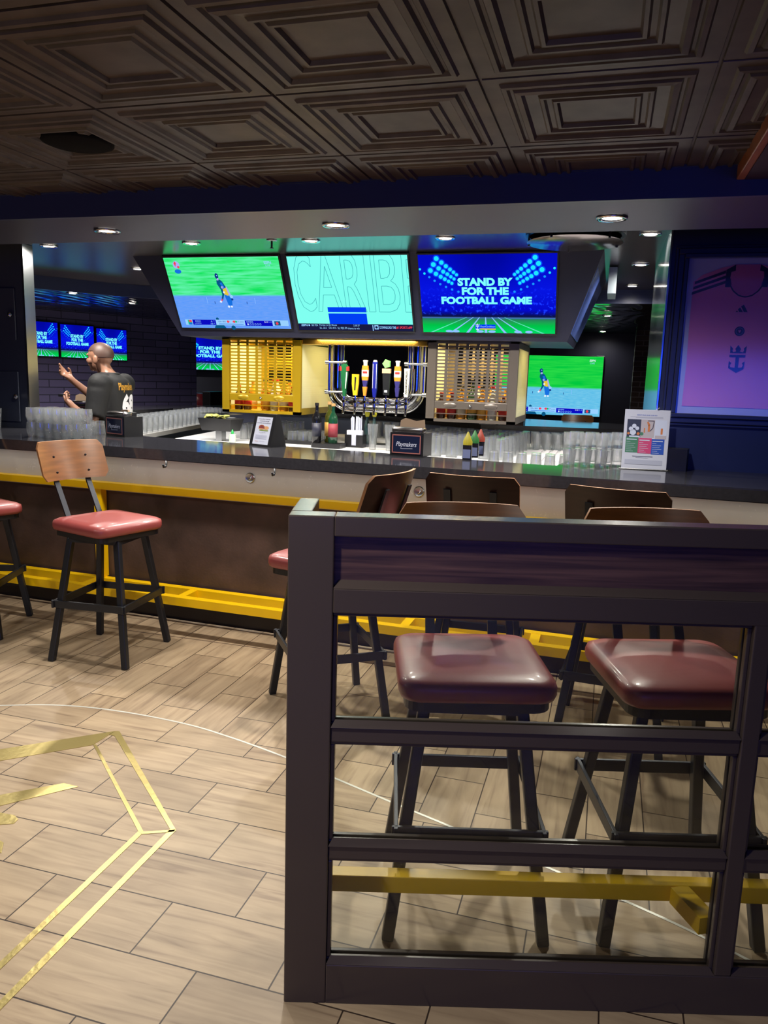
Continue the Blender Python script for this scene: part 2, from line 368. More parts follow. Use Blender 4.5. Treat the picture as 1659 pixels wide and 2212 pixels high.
fc = MB(); fc.prism([(-7.2, 4.9), (-5.75, 6.0), (-5.0, 7.1), (-4.5, 7.6), (-3.9, 7.75), (3, 7.75), (3, 13), (-7.2, 13)], 2.31, 2.42)
struct(fc.build('ceiling', wavy))
# lower bulkhead over the right of the dining side, with a timber edge
bk = MB(); bk.box((0.40, -1.5, 2.285), (3, 3.134, 2.33)); struct(bk.build('trim_4', mk('bulkhead_plum', rgb(52, 36, 58), 0.5)))
be = MB(); be.box((0.372, -1.5, 2.285), (0.40, 3.134, 2.336), 0.004); struct(be.build('trim_5', mk('timber_edge', rgb(150, 92, 54), 0.4, vary=(8, 0.2, (8, 1, 1)))))

# ------------------------------------------------------------------ outer walls
wallM = mk('far_wall_navy', rgb(30, 32, 52), 0.55)
wb = MB(); wb.box((-7.4, 12.2, 0), (3, 12.4, 2.5)); struct(wb.build('wall_back', wallM))
wr = MB(); wr.box((3, -3.5, 0), (3.15, 12.4, 2.6)); struct(wr.build('wall_right', wallM))
wl = MB(); wl.box((-7.5, -3.5, 0), (-7.35, 7.4, 2.6)); struct(wl.build('wall_left', wallM))
wf = MB(); wf.box((-7.5, -3.6, 0), (3.15, -3.5, 2.6)); struct(wf.build('wall_front', mk('front_wall', rgb(70, 60, 56), 0.6)))
def brick(name, c1, c2, mort, sx=0.21, sy=0.07, msize=0.006):
    mt = bpy.data.materials.new(name); mt.use_nodes = True; nt = mt.node_tree; b = nt.nodes['Principled BSDF']; L = nt.links.new
    tc = nt.nodes.new('ShaderNodeTexCoord'); sp = nt.nodes.new('ShaderNodeSeparateXYZ'); cm = nt.nodes.new('ShaderNodeCombineXYZ'); br = nt.nodes.new('ShaderNodeTexBrick')
    L(tc.outputs['Object'], sp.inputs[0]); L(sp.outputs['X'], cm.inputs[0]); L(sp.outputs['Z'], cm.inputs[1]); L(cm.outputs[0], br.inputs['Vector'])
    br.inputs['Scale'].default_value = 1; br.inputs['Brick Width'].default_value = sx; br.inputs['Row Height'].default_value = sy; br.inputs['Mortar Size'].default_value = msize
    br.inputs['Color1'].default_value = c1; br.inputs['Color2'].default_value = c2; br.inputs['Mortar'].default_value = mort
    L(br.outputs['Color'], b.inputs['Base Color']); b.inputs['Roughness'].default_value = 0.7
    bp = nt.nodes.new('ShaderNodeBump'); bp.inputs['Strength'].default_value = 0.6; bp.inputs['Distance'].default_value = 0.01; bp.invert = True; L(br.outputs['Fac'], bp.inputs['Height']); L(bp.outputs[0], b.inputs['Normal'])
    return mt
bp_ = MB(); bp_.box((0.0, 0, 0), (0.45, 0.3, 2.31)); o = bp_.build('trim_6', brick('brown_brick', rgb(74, 56, 56), rgb(60, 46, 48), rgb(120, 110, 120)), loc=(0.28, 11.4, 0)); struct(o)
# angled brick wall at far left that carries three screens
wd = Vector((0.435, 0.9, 0)).normalized()
wq = PY(170, 735, 9.0); wq = O0+(wq-O0)*1.0
WQ = Vector((wq.x, wq.y, 0)); WN = Vector((wd.y, -wd.x, 0))
angw = math.atan2(wd.y, wd.x)
aw = MB(); aw.box((-4.0, 0.06, 0), (1.9, 0.2, 2.31)); struct(aw.build('wall_left', brick('dark_brick', rgb(100, 92, 136), rgb(84, 78, 118), rgb(40, 40, 64), 0.4, 0.1), loc=WQ, rot=(0, 0, angw)))

# ------------------------------------------------------------------ downlights
def downlight(x, y, z, label, r=0.05, power=40, lit=True, spot=True):
    t = thing('downlight', label, 'ceiling light', (x, y, z), group=None)
    rg = MB(); rg.lathe([(r*0.78, -0.002), (r*1.25, -0.001), (r*1.3, -0.005), (r*1.2, -0.010), (r*0.86, -0.008), (r*0.78, -0.002)], 24); rg.build('trim_ring', chrome, t, True)
    ln = MB(); ln.lathe([(0.0001, -0.004), (r*0.82, -0.004), (r*0.8, -0.001), (0.0001, 0.0)], 24); ln.build('lens', em('downlight_lens', (1, 0.93, 0.82, 1), 14), t)
    if spot:
        ld = bpy.data.lights.new('downlight_lamp', 'SPOT'); ld.energy = power; ld.spot_size = math.radians(164); ld.spot_blend = 0.95; ld.shadow_soft_size = 0.035; ld.color = (1, 0.94, 0.85)
        lo = bpy.data.objects.new('downlight_lamp', ld); COL.objects.link(lo); lo.location = (x, y, z-0.02)
    return t
PB = 90
for px, py, nm in ((230, 497, 'left end of the front edge row'), (726, 485, 'above the middle screen'), (1322, 470, 'above the round hanging disc')):
    p = PZ(px, py, 2.23); downlight(p.x, 3.44, 2.23, 'round recessed light in the low ceiling edge, '+nm, power=PB)
for px, py, nm in ((95, 528, 'beside the dark cabinet at left'), (412, 524, 'over the left cricket screen'), (673, 520, 'over the middle screen'), (966, 517, 'over the screen with white words'), (1405, 505, 'next to the steel strip of the jersey wall')):
    p = PZ(px, py, 2.43); downlight(p.x, 4.94, 2.43, 'round recessed light in the bar ceiling '+nm, power=PB*1.45)
for px, py, nm in ((1384, 571, 'second in the row running back at right'), (1366, 617, 'third in the row running back at right'), (298, 580, 'left of the hanging screen box')):
    p = PZ(px, py, 2.43); downlight(p.x, p.y, 2.43, 'small recessed light in the bar ceiling, '+nm, power=PB*0.6)
for px, py, nm in ((157, 633, 'over the three far screens'), (286, 655, 'beside the left slope of the screen box'), (1312, 682, 'first behind the beam at right')):
    p = PZ(px, py, 2.31); downlight(p.x, p.y, 2.31, 'far recessed light in the rippled ceiling, '+nm, power=170 if px < 600 else 45)
for px, py, nm in ((145, 680, 'above the dark far screens row'), (276, 702, 'at the end of the far screens row'), (1302, 717, 'deepest at right above the big cricket screen')):
    p = PZ(px, py, 2.31); downlight(p.x, min(p.y, 12.0), 2.31, 'tiny recessed light in the rippled ceiling, '+nm, power=90 if px < 600 else 15, spot=True)
# lamps of the dining side, in the tiled ceiling above and behind the camera
def ceiling_lamp(x, y, e, col=(1, 0.95, 0.87), r=0.05):
    ld = bpy.data.lights.new('dining_lamp', 'SPOT'); ld.energy = e; ld.spot_size = math.radians(164); ld.spot_blend = 0.9; ld.shadow_soft_size = r; ld.color = col
    lo = bpy.data.objects.new('dining_lamp', ld); COL.objects.link(lo); lo.location = (x, y, 2.31)
DL = 80
for x, y, k in ((-4.0, 1.2, 1), (-2.5, 0.95, 1), (-0.9, 0.8, 1), (0.8, 0.9, 0.8), (-1.8, -0.9, 0.35), (0.5, -0.9, 0.35), (-3.8, -1.2, 0.4)): ceiling_lamp(x, y, DL*k)
# ceiling loudspeaker
p = PZ(168, 307, ZT-0.006)
sp_ = MB(); sp_.lathe([(0.0001, -0.016), (0.105, -0.016), (0.122, -0.010), (0.124, 0.004)], 40)
tag(sp_.build('ceiling_speaker', mk('speaker_grille', rgb(7, 7, 11), 0.9, 0, 0.1), None, True, loc=(p.x, p.y, ZT)), 'round black speaker set into a tile of the embossed ceiling', 'ceiling speaker')
# sprinkler
p = PZ(586, 518, 2.43)
t = thing('sprinkler', 'small ceiling sprinkler over the gap between the cricket and middle screens', 'sprinkler', (p.x, 4.9, 2.43))
a = MB(); a.lathe([(0.0001, -0.008), (0.035, -0.006), (0.038, 0)], 16); a.build('rose', steel, t, True)
a = MB(); a.tube([(0, 0, 0), (0, 0, -0.05)], 0.007, 8); a.lathe([(0.0001, -0.056), (0.014, -0.054), (0.014, -0.05), (0.0001, -0.049)], 10); a.build('nozzle', black, t)
# round disc hung below the ceiling
p = PZ(1250, 528, 2.36)
t = thing('hanging_disc', 'round mirror-like disc clipped below the ceiling above the right screen', 'ceiling disc', (p.x-0.02, p.y-0.05, 2.36))
a = MB(); a.lathe([(0.0001, -0.004), (0.268, -0.004), (0.275, 0.0), (0.268, 0.004), (0.0001, 0.004)], 48); a.build('disc', mk('disc_metal', rgb(150, 140, 140), 0.18, 0.9), t, 40)
a = MB(); a.lathe([(0.262, 0.035), (0.285, 0.035), (0.285, 0.07), (0.262, 0.07), (0.262, 0.035)], 48); a.build('ceiling_ring', mk('ring_black', rgb(20, 22, 30), 0.3, 0.4), t, 40)
for k in range(5):
    c = 2*PI*k/5+0.5; a = MB(); a.bar((0.27*math.cos(c), 0.27*math.sin(c), -0.008), (0.27*math.cos(c), 0.27*math.sin(c), 0.05), 0.012, 0.018); a.build('clip', black, t)
# ------------------------------------------------------------------ bar counter
def yf(x): return 3.90-0.034*(x+1.0)
bar = thing('bar_counter', 'long dark stone topped bar counter with yellow foot rail and speckled grey front', 'bar counter', (0, 0, 0))
def strip(x0, x1, dy0, dy1, z0, z1, mb=None, bev=0):
    mb = mb or MB()
    vs = [(x, yf(x)+d, z) for z in (z0, z1) for x, d in ((x0, dy0), (x1, dy0), (x1, dy1), (x0, dy1))]
    return mb.add(vs, [(3,2,1,0),(4,5,6,7),(0,1,5,4),(1,2,6,5),(2,3,7,6),(3,0,4,7)])
ct = MB()
front = [(-6.2, yf(-6.2)), (2.9, yf(2.9))]
back = [(2.9, 4.62), (-0.23, 4.62), (-0.26, 4.38), (-0.33, 4.37), (-0.97, 4.46), (-1.46, 4.54), (-2.2, 4.60), (-3.03, 4.70), (-3.4, 4.80), (-3.9, 4.86), (-6.2, 4.9)]
ct.prism(front+back, 1.036, 1.10)
bm = bmesh.new(); me = bpy.data.meshes.new('t'); me.from_pydata(ct.v, [], ct.f); bm.from_mesh(me); bpy.data.meshes.remove(me)
bmesh.ops.recalc_face_normals(bm, faces=bm.faces); bmesh.ops.bevel(bm, geom=[e for e in bm.edges if len(e.link_faces) == 2 and e.calc_face_angle() > 0.5], offset=0.004, segments=2, affect='EDGES'); bm.verts.index_update()
ct = MB(); ct.bm(bm); ct.build('countertop', quartz, bar)
pan = mk('speckled_panel', rgb(186, 180, 170), 0.4, vary=(2.2, 0.1, (1, 1, 1)))
_n = pan.node_tree; _v = _n.nodes.new('ShaderNodeTexNoise'); _v.inputs['Scale'].default_value = 26; _v.inputs['Detail'].default_value = 4; _v.inputs['Distortion'].default_value = 2.5
_r = _n.nodes.new('ShaderNodeValToRGB'); _r.color_ramp.elements[0].position = 0.66; _r.color_ramp.elements[0].color = (0, 0, 0, 1); _r.color_ramp.elements[1].position = 0.72
_mx = _n.nodes.new('ShaderNodeMix'); _mx.data_type = 'RGBA'; _mx.inputs['B'].default_value = rgb(205, 200, 192)
_src = _n.nodes['Principled BSDF'].inputs['Base Color'].links[0].from_socket
_t = _n.nodes.new('ShaderNodeTexCoord'); _n.links.new(_t.outputs['Object'], _v.inputs['Vector']); _n.links.new(_v.outputs['Fac'], _r.inputs[0]); _n.links.new(_r.outputs[0], _mx.inputs['Factor']); _n.links.new(_src, _mx.inputs['A']); _n.links.new(_mx.outputs['Result'], _n.nodes['Principled BSDF'].inputs['Base Color'])
ld = bpy.data.lights.new('counter_lip_lamp', 'AREA'); ld.shape = 'RECTANGLE'; ld.size = 9.0; ld.size_y = 0.012; ld.energy = 5.5; ld.color = (1, 0.97, 0.9)
lo = bpy.data.objects.new('counter_lip_lamp', ld); COL.objects.link(lo); lo.location = (-1.65, yf(-1.65)+0.05, 1.033); lo.rotation_euler = (0, 0, -0.034)
strip(-6.2, 2.9, 0.165, 0.24, 0.80, 1.036).build('front_panel', pan, bar)
strip(-6.2, 2.9, 0.175, 0.24, 0.14, 0.80).build('leather_panel', mk('brown_leather_panel', rgb(72, 54, 48), 0.5, vary=(5, 0.35, (1, 1, 1)), bump=(60, 0.1)), bar)
strip(-6.2, 2.9, 0.19, 0.24, 0, 0.14).build('toe_kick', mk('toe_kick_dark', rgb(36, 30, 30), 0.45), bar)
strip(-6.2, 2.9, 0.17, 0.19, 0, 0.014).build('kick_strip', chrome, bar)
strip(-6.2, 2.9, 0.105, 0.165, 0.815, 0.858).build('yellow_rail', yellow, bar)
fr = MB(); strip(-6.2, 2.9, -0.085, -0.035, 0.195, 0.245, fr); strip(-6.2, 2.9, 0.10, 0.15, 0.195, 0.245, fr)
fr.build('foot_rail', yellow, bar)
for k in range(-3, 6):
    x = -3.04+0.69*k
    strip(x-0.025, x+0.025, -0.034, 0.10, 0.2, 0.243).build('foot_rail_crosspiece', yellow, bar)
    if k % 3 == 0: strip(x-0.027, x+0.027, 0.115, 0.17, 0.246, 0.813).build('rail_post', yellow, bar)
for x in (-2.50, -1.79):
    a = MB(); y = yf(x)+0.06; a.tube([(x, y, 1.036), (x, y, 1.005), (x, y-0.01, 0.993), (x, y-0.03, 0.993), (x, y-0.035, 1.01)], 0.006, 8); a.build('bag_hook', black, bar, True)
for x, z in ((-1.995, 0.95), (-0.965, 0.945), (-4.4, 0.95), (1.1, 0.94)):
    y = yf(x)+0.165
    b1 = MB(); b1.lathe([(0.03, 0), (0.03, 0.006), (0.026, 0.010), (0.022, 0.008), (0.0001, 0.008)], 20, Matrix.Translation((x, y, z)) @ Matrix.Rotation(PI/2, 4, 'X')); bo = b1.build('round_plate', steel, bar, 40)
    b2 = MB(); b2.tube([(x+0.008, y-0.009, z+0.012), (x+0.008, y-0.012, z-0.004), (x-0.004, y-0.012, z-0.012)], 0.003, 6); b2.build('plate_hook', chrome, bo, True)
# ------------------------------------------------------------------ bar stools
def rrect(w, h, r, n=5):
    out = []
    for cx, cy, a0 in ((w/2-r, h/2-r, 0), (-w/2+r, h/2-r, PI/2), (-w/2+r, -h/2+r, PI), (w/2-r, -h/2+r, 1.5*PI)):
        for k in range(n+1): a = a0+PI/2*k/n; out.append((cx+r*math.cos(a), cy+r*math.sin(a)))
    return out
def cushion():
    mb = MB(); lev = [(0.395, 0.045, 0.695), (0.425, 0.055, 0.703), (0.435, 0.06, 0.715), (0.435, 0.06, 0.735), (0.425, 0.055, 0.748), (0.39, 0.05, 0.758), (0.30, 0.04, 0.764), (0.12, 0.02, 0.767)]
    vs = []; n = None
    for w, r, z in lev:
        q = rrect(w, w, r); n = len(q); vs += [(x, y, z) for x, y in q]
    fs = [(i*n+k, i*n+(k+1) % n, (i+1)*n+(k+1) % n, (i+1)*n+k) for i in range(len(lev)-1) for k in range(n)]
    fs += [tuple(range(n))[::-1], tuple(range((len(lev)-1)*n, len(lev)*n))]
    return mb.add(vs, fs)
def back_pt(u, v, off=0.0):
    """u -1..1 across, v 0..1 up; concave towards the sitter (-Y)"""
    y = 0.285+0.07*v-0.045*u*u+off
    return (u*0.205, y, 0.945+0.21*v)
def backrest_mesh():
    mb = MB(); nu, nv = 18, 6; vs = []
    for off in (0.0, 0.014):
        for i in range(nu+1):
            u = -1+2*i/nu; e = max(0, (abs(u)-0.86)/0.14); cut = 0.16*(1-math.sqrt(max(0, 1-e*e)))
            for j in range(nv+1): vs.append(back_pt(u, cut+(1-2*cut)*j/nv, off))
    N = (nu+1)*(nv+1); fs = []; mi = []
    idx = lambda i, j, k: k*N+i*(nv+1)+j
    for i in range(nu):
        for j in range(nv):
            fs.append((idx(i,j,0), idx(i+1,j,0), idx(i+1,j+1,0), idx(i,j+1,0))); mi.append(0)
            fs.append((idx(i,j,1), idx(i,j+1,1), idx(i+1,j+1,1), idx(i+1,j,1))); mi.append(1)
    for i in range(nu):
        for j in (0, nv): fs.append((idx(i,j,0), idx(i+1,j,0), idx(i+1,j,1), idx(i,j,1))); mi.append(2)
    for j in range(nv):
        for i in (0, nu): fs.append((idx(i,j,0), idx(i,j+1,0), idx(i,j+1,1), idx(i,j,1))); mi.append(2)
    n0 = len(mb.f); mb.add(vs, fs); mb.mi = mi; return mb
def make_stool():
    t = thing('bar_stool', 'x', 'bar stool', (0, 0, 0), 0, 'swivel bar stools with red seats')
    for sx in (-1, 1):
        for sy in (-1, 1):
            a = MB(); a.bar((sx*0.218, sy*0.228, 0), (sx*0.135, sy*0.135, 0.665), 0.034, 0.034, up=Vector((0, 1, 0)), bev=0.005); a.build('leg', blackm, t)
    rg = MB(); q = 0.204; z = 0.315
    for sx in (-1, 1): rg.box((sx*q-0.006, -q-0.02, z-0.02), (sx*q+0.006, q+0.02, z+0.02), 0.002); rg.box((-q-0.012, sx*(q+0.005)-0.006, z-0.02), (q+0.012, sx*(q+0.005)+0.006, z+0.02), 0.002)
    rg.build('foot_ring', blackm, t)
    sw = MB(); sw.prism(rrect(0.31, 0.31, 0.03), 0.645, 0.668); sw.build('swivel_plate', blackm, t)
    pn = MB(); pn.prism(rrect(0.40, 0.40, 0.05), 0.670, 0.697); pn.build('seat_pan', black, t)
    cushion().build('seat', red_v, t, True)
    for sx in (-1, 1):
        a = MB(); a.bar((sx*0.10, 0.17, 0.683), (sx*0.10, 0.296, 0.93), 0.03, 0.010, up=Vector((0, 1, 0))); a.bar((sx*0.10, 0.294, 0.925), (sx*0.10, 0.347, 1.09), 0.03, 0.008, up=Vector((0, 1, 0))); a.build('back_support', blackm, t)
    bk_ = backrest_mesh().build('backrest', [wood_back, wood_dark, wood_edge], t, 40)
    for sx in (-1, 1):
        for v in (0.2, 0.6):
            p = back_pt(sx*0.10/0.205, v, -0.001); a = MB(); a.lathe([(0.0001, 0.004), (0.006, 0.003), (0.0075, 0)], 10, Matrix.Translation(p) @ Matrix.Rotation(PI/2+0.3, 4, 'X')); a.build('screw', black, bk_, True)
    return t
SEATP = ('seat_pan', 'seat', 'back_support', 'backrest')
stool0 = make_stool()
def place(x, y, base, seat, label, first=False):
    """base / seat = yaw in degrees; yaw 0: the sitter faces -Y"""
    r = stool0 if first else dup(stool0)
    r.location = (x, y, 0); r.rotation_euler = (0, 0, math.radians(base)); r['label'] = label
    for c in r.children:
        if c.name.split('.')[0] in SEATP: c.rotation_euler = (0, 0, math.radians(seat-base))
    return r
place(-2.57, 3.535, 4, 73, 'bar stool turned sideways with its bright wooden backrest and seat in full view', True)
place(-3.55, 3.60, 20, 70, 'bar stool cut by the left edge of the picture, only seat edge and legs showing')
place(-1.18, 3.25, 36, -103, 'bar stool just behind the left post of the partition, its curved backrest seen edge-on')
place(-0.53, 3.56, 3, 178, 'bar stool pushed up to the counter, backrest behind the left near stool')
place(0.11, 3.44, -4, 170, 'bar stool pushed up to the counter below the drinks sign')
place(-0.335, 2.14, 15.5, 18, 'near bar stool behind the partition glass with lit red band on its seat')
place(0.245, 2.31, 16, 19, 'near bar stool behind the partition glass, cut by the mullion post at right')

# ------------------------------------------------------------------ partition
pt = thing('partition_screen', 'dark brown half height partition with wood panel on top and glass panes below', 'partition', (-0.67, 1.566, 0), math.radians(16.0))
T = 0.062
def pbox(name, a, b, mat=frameM, bev=0.003): m_ = MB(); m_.box(a, b, bev); return m_.build(name, mat, pt)
pbox('post', (0, 0, 0), (0.104, T, 1.243))
pbox('post', (1.071, 0.001, 0.11), (1.112, T-0.001, 1.02)); pbox('post', (2.12, 0, 0), (2.2, T, 1.243))
pbox('top_rail', (0.104, 0, 1.197), (2.12, T, 1.243))
pbox('upper_rail', (0.104, 0, 1.018), (2.12, T, 1.076))
pbox('bottom_rail', (0.104, 0, 0.0), (2.12, T, 0.110))
# wood panel
pw = mk('panel_walnut', rgb(66, 46, 42), 0.4)
_n = pw.node_tree; _tx = _n.nodes.new('ShaderNodeTexCoord'); _mp = _n.nodes.new('ShaderNodeMapping'); _mp.inputs['Scale'].default_value = (1.2, 1, 34); _nz = _n.nodes.new('ShaderNodeTexNoise'); _nz.inputs['Scale'].default_value = 2.2; _nz.inputs['Detail'].default_value = 8; _nz.inputs['Distortion'].default_value = 0.6
_r = _n.nodes.new('ShaderNodeValToRGB'); _r.color_ramp.elements[0].position = 0.3; _r.color_ramp.elements[0].color = rgb(54, 38, 36); _r.color_ramp.elements[1].position = 0.7; _r.color_ramp.elements[1].color = rgb(112, 82, 72)
for a_, b_ in ((_tx.outputs['Object'], _mp.inputs[0]), (_mp.outputs[0], _nz.inputs[0]), (_nz.outputs['Fac'], _r.inputs[0]), (_r.outputs[0], _n.nodes['Principled BSDF'].inputs['Base Color'])): _n.links.new(a_, b_)
pbox('wood_panel', (0.10, 0.022, 1.07), (2.125, 0.045, 1.2), pw, 0)
pbox('return_leg', (-0.001, T, 0), (0.048, 0.25, 1.243))
cols = ((0.104, 1.071), (1.112, 2.12)); rows = ((0.738, 1.018), (0.432, 0.700), (0.110, 0.396))
for c0, c1 in cols:
    for z0, z1 in ((0.700, 0.738), (0.396, 0.432)): pbox('glazing_bar', (c0, 0.006, z0), (c1, T-0.006, z1))
    for z0, z1 in rows:
        g = MB(); g.box((c0+0.001, 0.030, z0), (c1-0.001, 0.036, z1)); pn_ = g.build('glass_pane', pane_m, pt)
        bd = MB(); w = 0.010
        for y0, y1 in ((0.014, 0.029), (0.037, 0.05)):
            bd.box((c0, y0, z0), (c1, y1, z0+w), 0.002); bd.box((c0, y0, z1-w), (c1, y1, z1), 0.002)
            bd.box((c0, y0, z0+w), (c0+w, y1, z1-w), 0.002); bd.box((c1-w, y0, z0+w), (c1, y1, z1-w), 0.002)
        bd.build('glazing_bead', frameM, pn_)
pbox('drink_ledge', (0.05, T, 1.040), (2.15, 0.36, 1.068), mk('ledge_wood', rgb(60, 42, 38), 0.4))
def sill(c0, c1, z0, y1):
    a = MB(); a.add([(c0, 0.001, z0), (c1, 0.001, z0), (c1, y1, z0), (c0, y1, z0), (c0+0.01, y1, z0+0.016), (c1-0.01, y1, z0+0.016)], [(0, 1, 5, 4), (3, 2, 1, 0), (2, 3, 4, 5), (1, 2, 5), (0, 4, 3)]); return a.build('sloped_bead', frameM, pt)
for c0, c1 in cols:
    for z0, z1 in rows: sill(c0, c1, z0+0.0002, 0.0138)
sill(0.104, 2.12, 1.0762, 0.0215)
fb = MB(); fb.box((0.06, 0.182, 0.180), (2.15, 0.224, 0.228), 0.002); fb.build('foot_rail', yellow, pt)
for x in (1.06, 2.0):
    a = MB(); a.bar((x-0.02, 0.182, 0.204), (x+0.01, T, 0.204), 0.05, 0.046); a.build('rail_bracket', yellow, pt)
# ------------------------------------------------------------------ hanging screen box
sof = thing('screen_housing', 'dark hanging housing with sloped front that carries three screens over the bar', 'screen housing', (-1.88, 6.2, 2.43))
def frustum(name, mat, pts_top, pts_bot, parent, z0, z1):
    mb = MB(); vs = [(x+1.88, y-6.2, z0-2.43) for x, y in pts_bot]+[(x+1.88, y-6.2, z1-2.43) for x, y in pts_top]
    mb.add(vs, [(3,2,1,0),(4,5,6,7),(0,1,5,4),(1,2,6,5),(2,3,7,6),(3,0,4,7)]); return mb.build(name, mat, parent)
frustum('housing_body', navy, [(-3.66, 5.45), (-0.11, 5.45), (-0.11, 7.1), (-3.66, 7.1)], [(-3.43, 5.76), (-0.325, 5.76), (-0.325, 6.8), (-3.43, 6.8)], sof, 1.845, 2.43)
gl_end = mk('end_panel_blue_sheen', rgb(104, 132, 220), 0.16, 0.3)  # reflected blue is put into the base colour of this dark panel
def endp(ya, yb, off):
    q = []
    for y, z in ((ya, 2.33), (yb, 2.33), (yb-0.12, 1.9), (ya+0.17, 1.9)):
        x = -0.325+(z-1.845)/(2.43-1.845)*0.215+off; q.append((x+1.88, y-6.2, z-2.43))
    return q
a = MB(); a.add(endp(5.58, 6.95, 0.004)+endp(5.58, 6.95, 0.0), [(0,1,2,3),(7,6,5,4),(0,4,5,1),(1,5,6,2),(2,6,7,3),(3,7,4,0)]); a.build('end_panel', gl_end, sof)
a = MB(); a.box((1.80, 0.0, -0.20), (1.86, 0.42, -0.01)); a.build('access_panel', mk('grey_panel', rgb(150, 160, 165), 0.4), sof)

# ---- screen pictures
def node_screen(name, build):
    mt = bpy.data.materials.new(name); mt.use_nodes = True; nt = mt.node_tree; nt.nodes.clear(); N = nt.nodes.new; L = nt.links.new
    o = N('ShaderNodeOutputMaterial'); e = N('ShaderNodeEmission'); L(e.outputs[0], o.inputs[0]); uv = N('ShaderNodeTexCoord'); sp = N('ShaderNodeSeparateXYZ'); L(uv.outputs['UV'], sp.inputs[0])
    def ramp(src, els):
        r = N('ShaderNodeValToRGB'); r.color_ramp.elements[0].position = els[0][0]; r.color_ramp.elements[0].color = els[0][1]; r.color_ramp.elements[1].position = els[-1][0]; r.color_ramp.elements[1].color = els[-1][1]
        for p, c in els[1:-1]: r.color_ramp.elements.new(p).color = c
        L(src, r.inputs[0]); return r.outputs[0]
    def noise(sx, sy, sc, det=4):
        mp = N('ShaderNodeMapping'); mp.inputs['Scale'].default_value = (sx, sy, 1); L(uv.outputs['UV'], mp.inputs[0]); n = N('ShaderNodeTexNoise'); n.inputs['Scale'].default_value = sc; n.inputs['Detail'].default_value = det; L(mp.outputs[0], n.inputs[0]); return n.outputs['Fac']
    def mix(f, a, b, bt='MIX'):
        m_ = N('ShaderNodeMix'); m_.data_type = 'RGBA'; m_.blend_type = bt
        for s_, v_ in ((m_.inputs['Factor'], f), (m_.inputs['A'], a), (m_.inputs['B'], b)):
            if hasattr(v_, 'links'): L(v_, s_)
            else: s_.default_value = v_
        return m_.outputs['Result']
    L(build(sp, ramp, noise, mix), e.inputs[0]); e.inputs[1].default_value = 1.0
    return mt
def _stad(k):
    c = lambda r, g, b: tuple(x*k for x in rgb(r, g, b)[:3])+(1,)
    def f(sp, ramp, noise, mix):
        base = ramp(sp.outputs['Y'], [(0, c(0, 214, 96)), (0.10, c(0, 190, 70)), (0.185, c(40, 120, 90)), (0.20, c(70, 110, 190)), (0.213, c(14, 20, 60)), (0.235, c(8, 14, 90)), (0.30, c(4, 10, 200)), (0.55, c(6, 20, 222)), (0.8, c(3, 12, 205)), (1, c(2, 10, 190))])
        cen = ramp(sp.outputs['X'], [(0.15, (1, 1, 1, 1)), (0.42, (0.5, 0.6, 0.62, 1)), (0.58, (0.5, 0.6, 0.62, 1)), (0.9, (1, 1, 1, 1))])
        top = ramp(sp.outputs['Y'], [(0.45, (0, 0, 0, 1)), (0.75, (1, 1, 1, 1))])
        b1 = mix(top, base, mix(1.0, base, cen, 'MULTIPLY'))
        crowd = ramp(noise(1.75, 1, 22, 2), [(0.56, (0, 0, 0, 1)), (0.72, c(30, 70, 255))])
        band = ramp(sp.outputs['Y'], [(0.22, (0, 0, 0, 1)), (0.27, (1, 1, 1, 1)), (0.45, (0.7, 0.7, 0.7, 1)), (0.6, (0, 0, 0, 1))])
        return mix(1.0, b1, mix(1.0, crowd, band, 'MULTIPLY'), 'ADD')
    return node_screen('stadium_picture', f)
stadM = _stad(1.0)
def _crk(name, g1, g2, p1, p2, split):
    def f(sp, ramp, noise, mix):
        grass = ramp(noise(2.0, 12, 2.2, 5), [(0.35, rgb(*g1)), (0.65, rgb(*g2))]); pitch = ramp(noise(3, 14, 6, 5), [(0.3, rgb(*p1)), (0.7, rgb(*p2))])
        k = ramp(sp.outputs['Y'], [(split-0.01, (0, 0, 0, 1)), (split+0.02, (1, 1, 1, 1))])
        return mix(k, pitch, grass)
    return node_screen(name, f)
crkA = _crk('cricket_picture', (16, 224, 92), (96, 240, 170), (84, 150, 246), (112, 160, 244), 0.47)
crkB = _crk('cricket_picture_green', (0, 196, 62), (40, 214, 70), (80, 180, 226), (120, 200, 232), 0.46)
cyan_t = em('screen_ice', rgb(126, 255, 255)); dotM = em('screen_dot', rgb(30, 226, 255)); dot2 = em('screen_dot_dim', rgb(24, 150, 255)); lineM = em('screen_line', rgb(140, 190, 255)); lineG = em('screen_line_green', rgb(96, 226, 190))
sblue = em('screen_blue', rgb(0, 62, 240)); snavy = em('screen_navy', rgb(10, 10, 190)); swhite = em('screen_white', rgb(225, 238, 255)); sdark = em('screen_dark', rgb(24, 26, 64)); sred = em('screen_red', rgb(240, 62, 80)); sgold = em('screen_gold', rgb(226, 196, 60))
steal = em('screen_teal_line', rgb(56, 160, 170)); saqua = em('screen_aqua', rgb(126, 252, 236)); sgreen = em('screen_green', rgb(0, 190, 110)); slb = em('screen_light_blue', rgb(150, 205, 255)); sink = em('screen_ink', rgb(14, 50, 130)); steel_b = em('screen_mid_blue', rgb(22, 110, 220)); slav = em('screen_lavender', rgb(170, 170, 240)); sdg = em('screen_dark_teal', rgb(8, 84, 130))
halo = em('screen_glow', rgb(8, 70, 245))
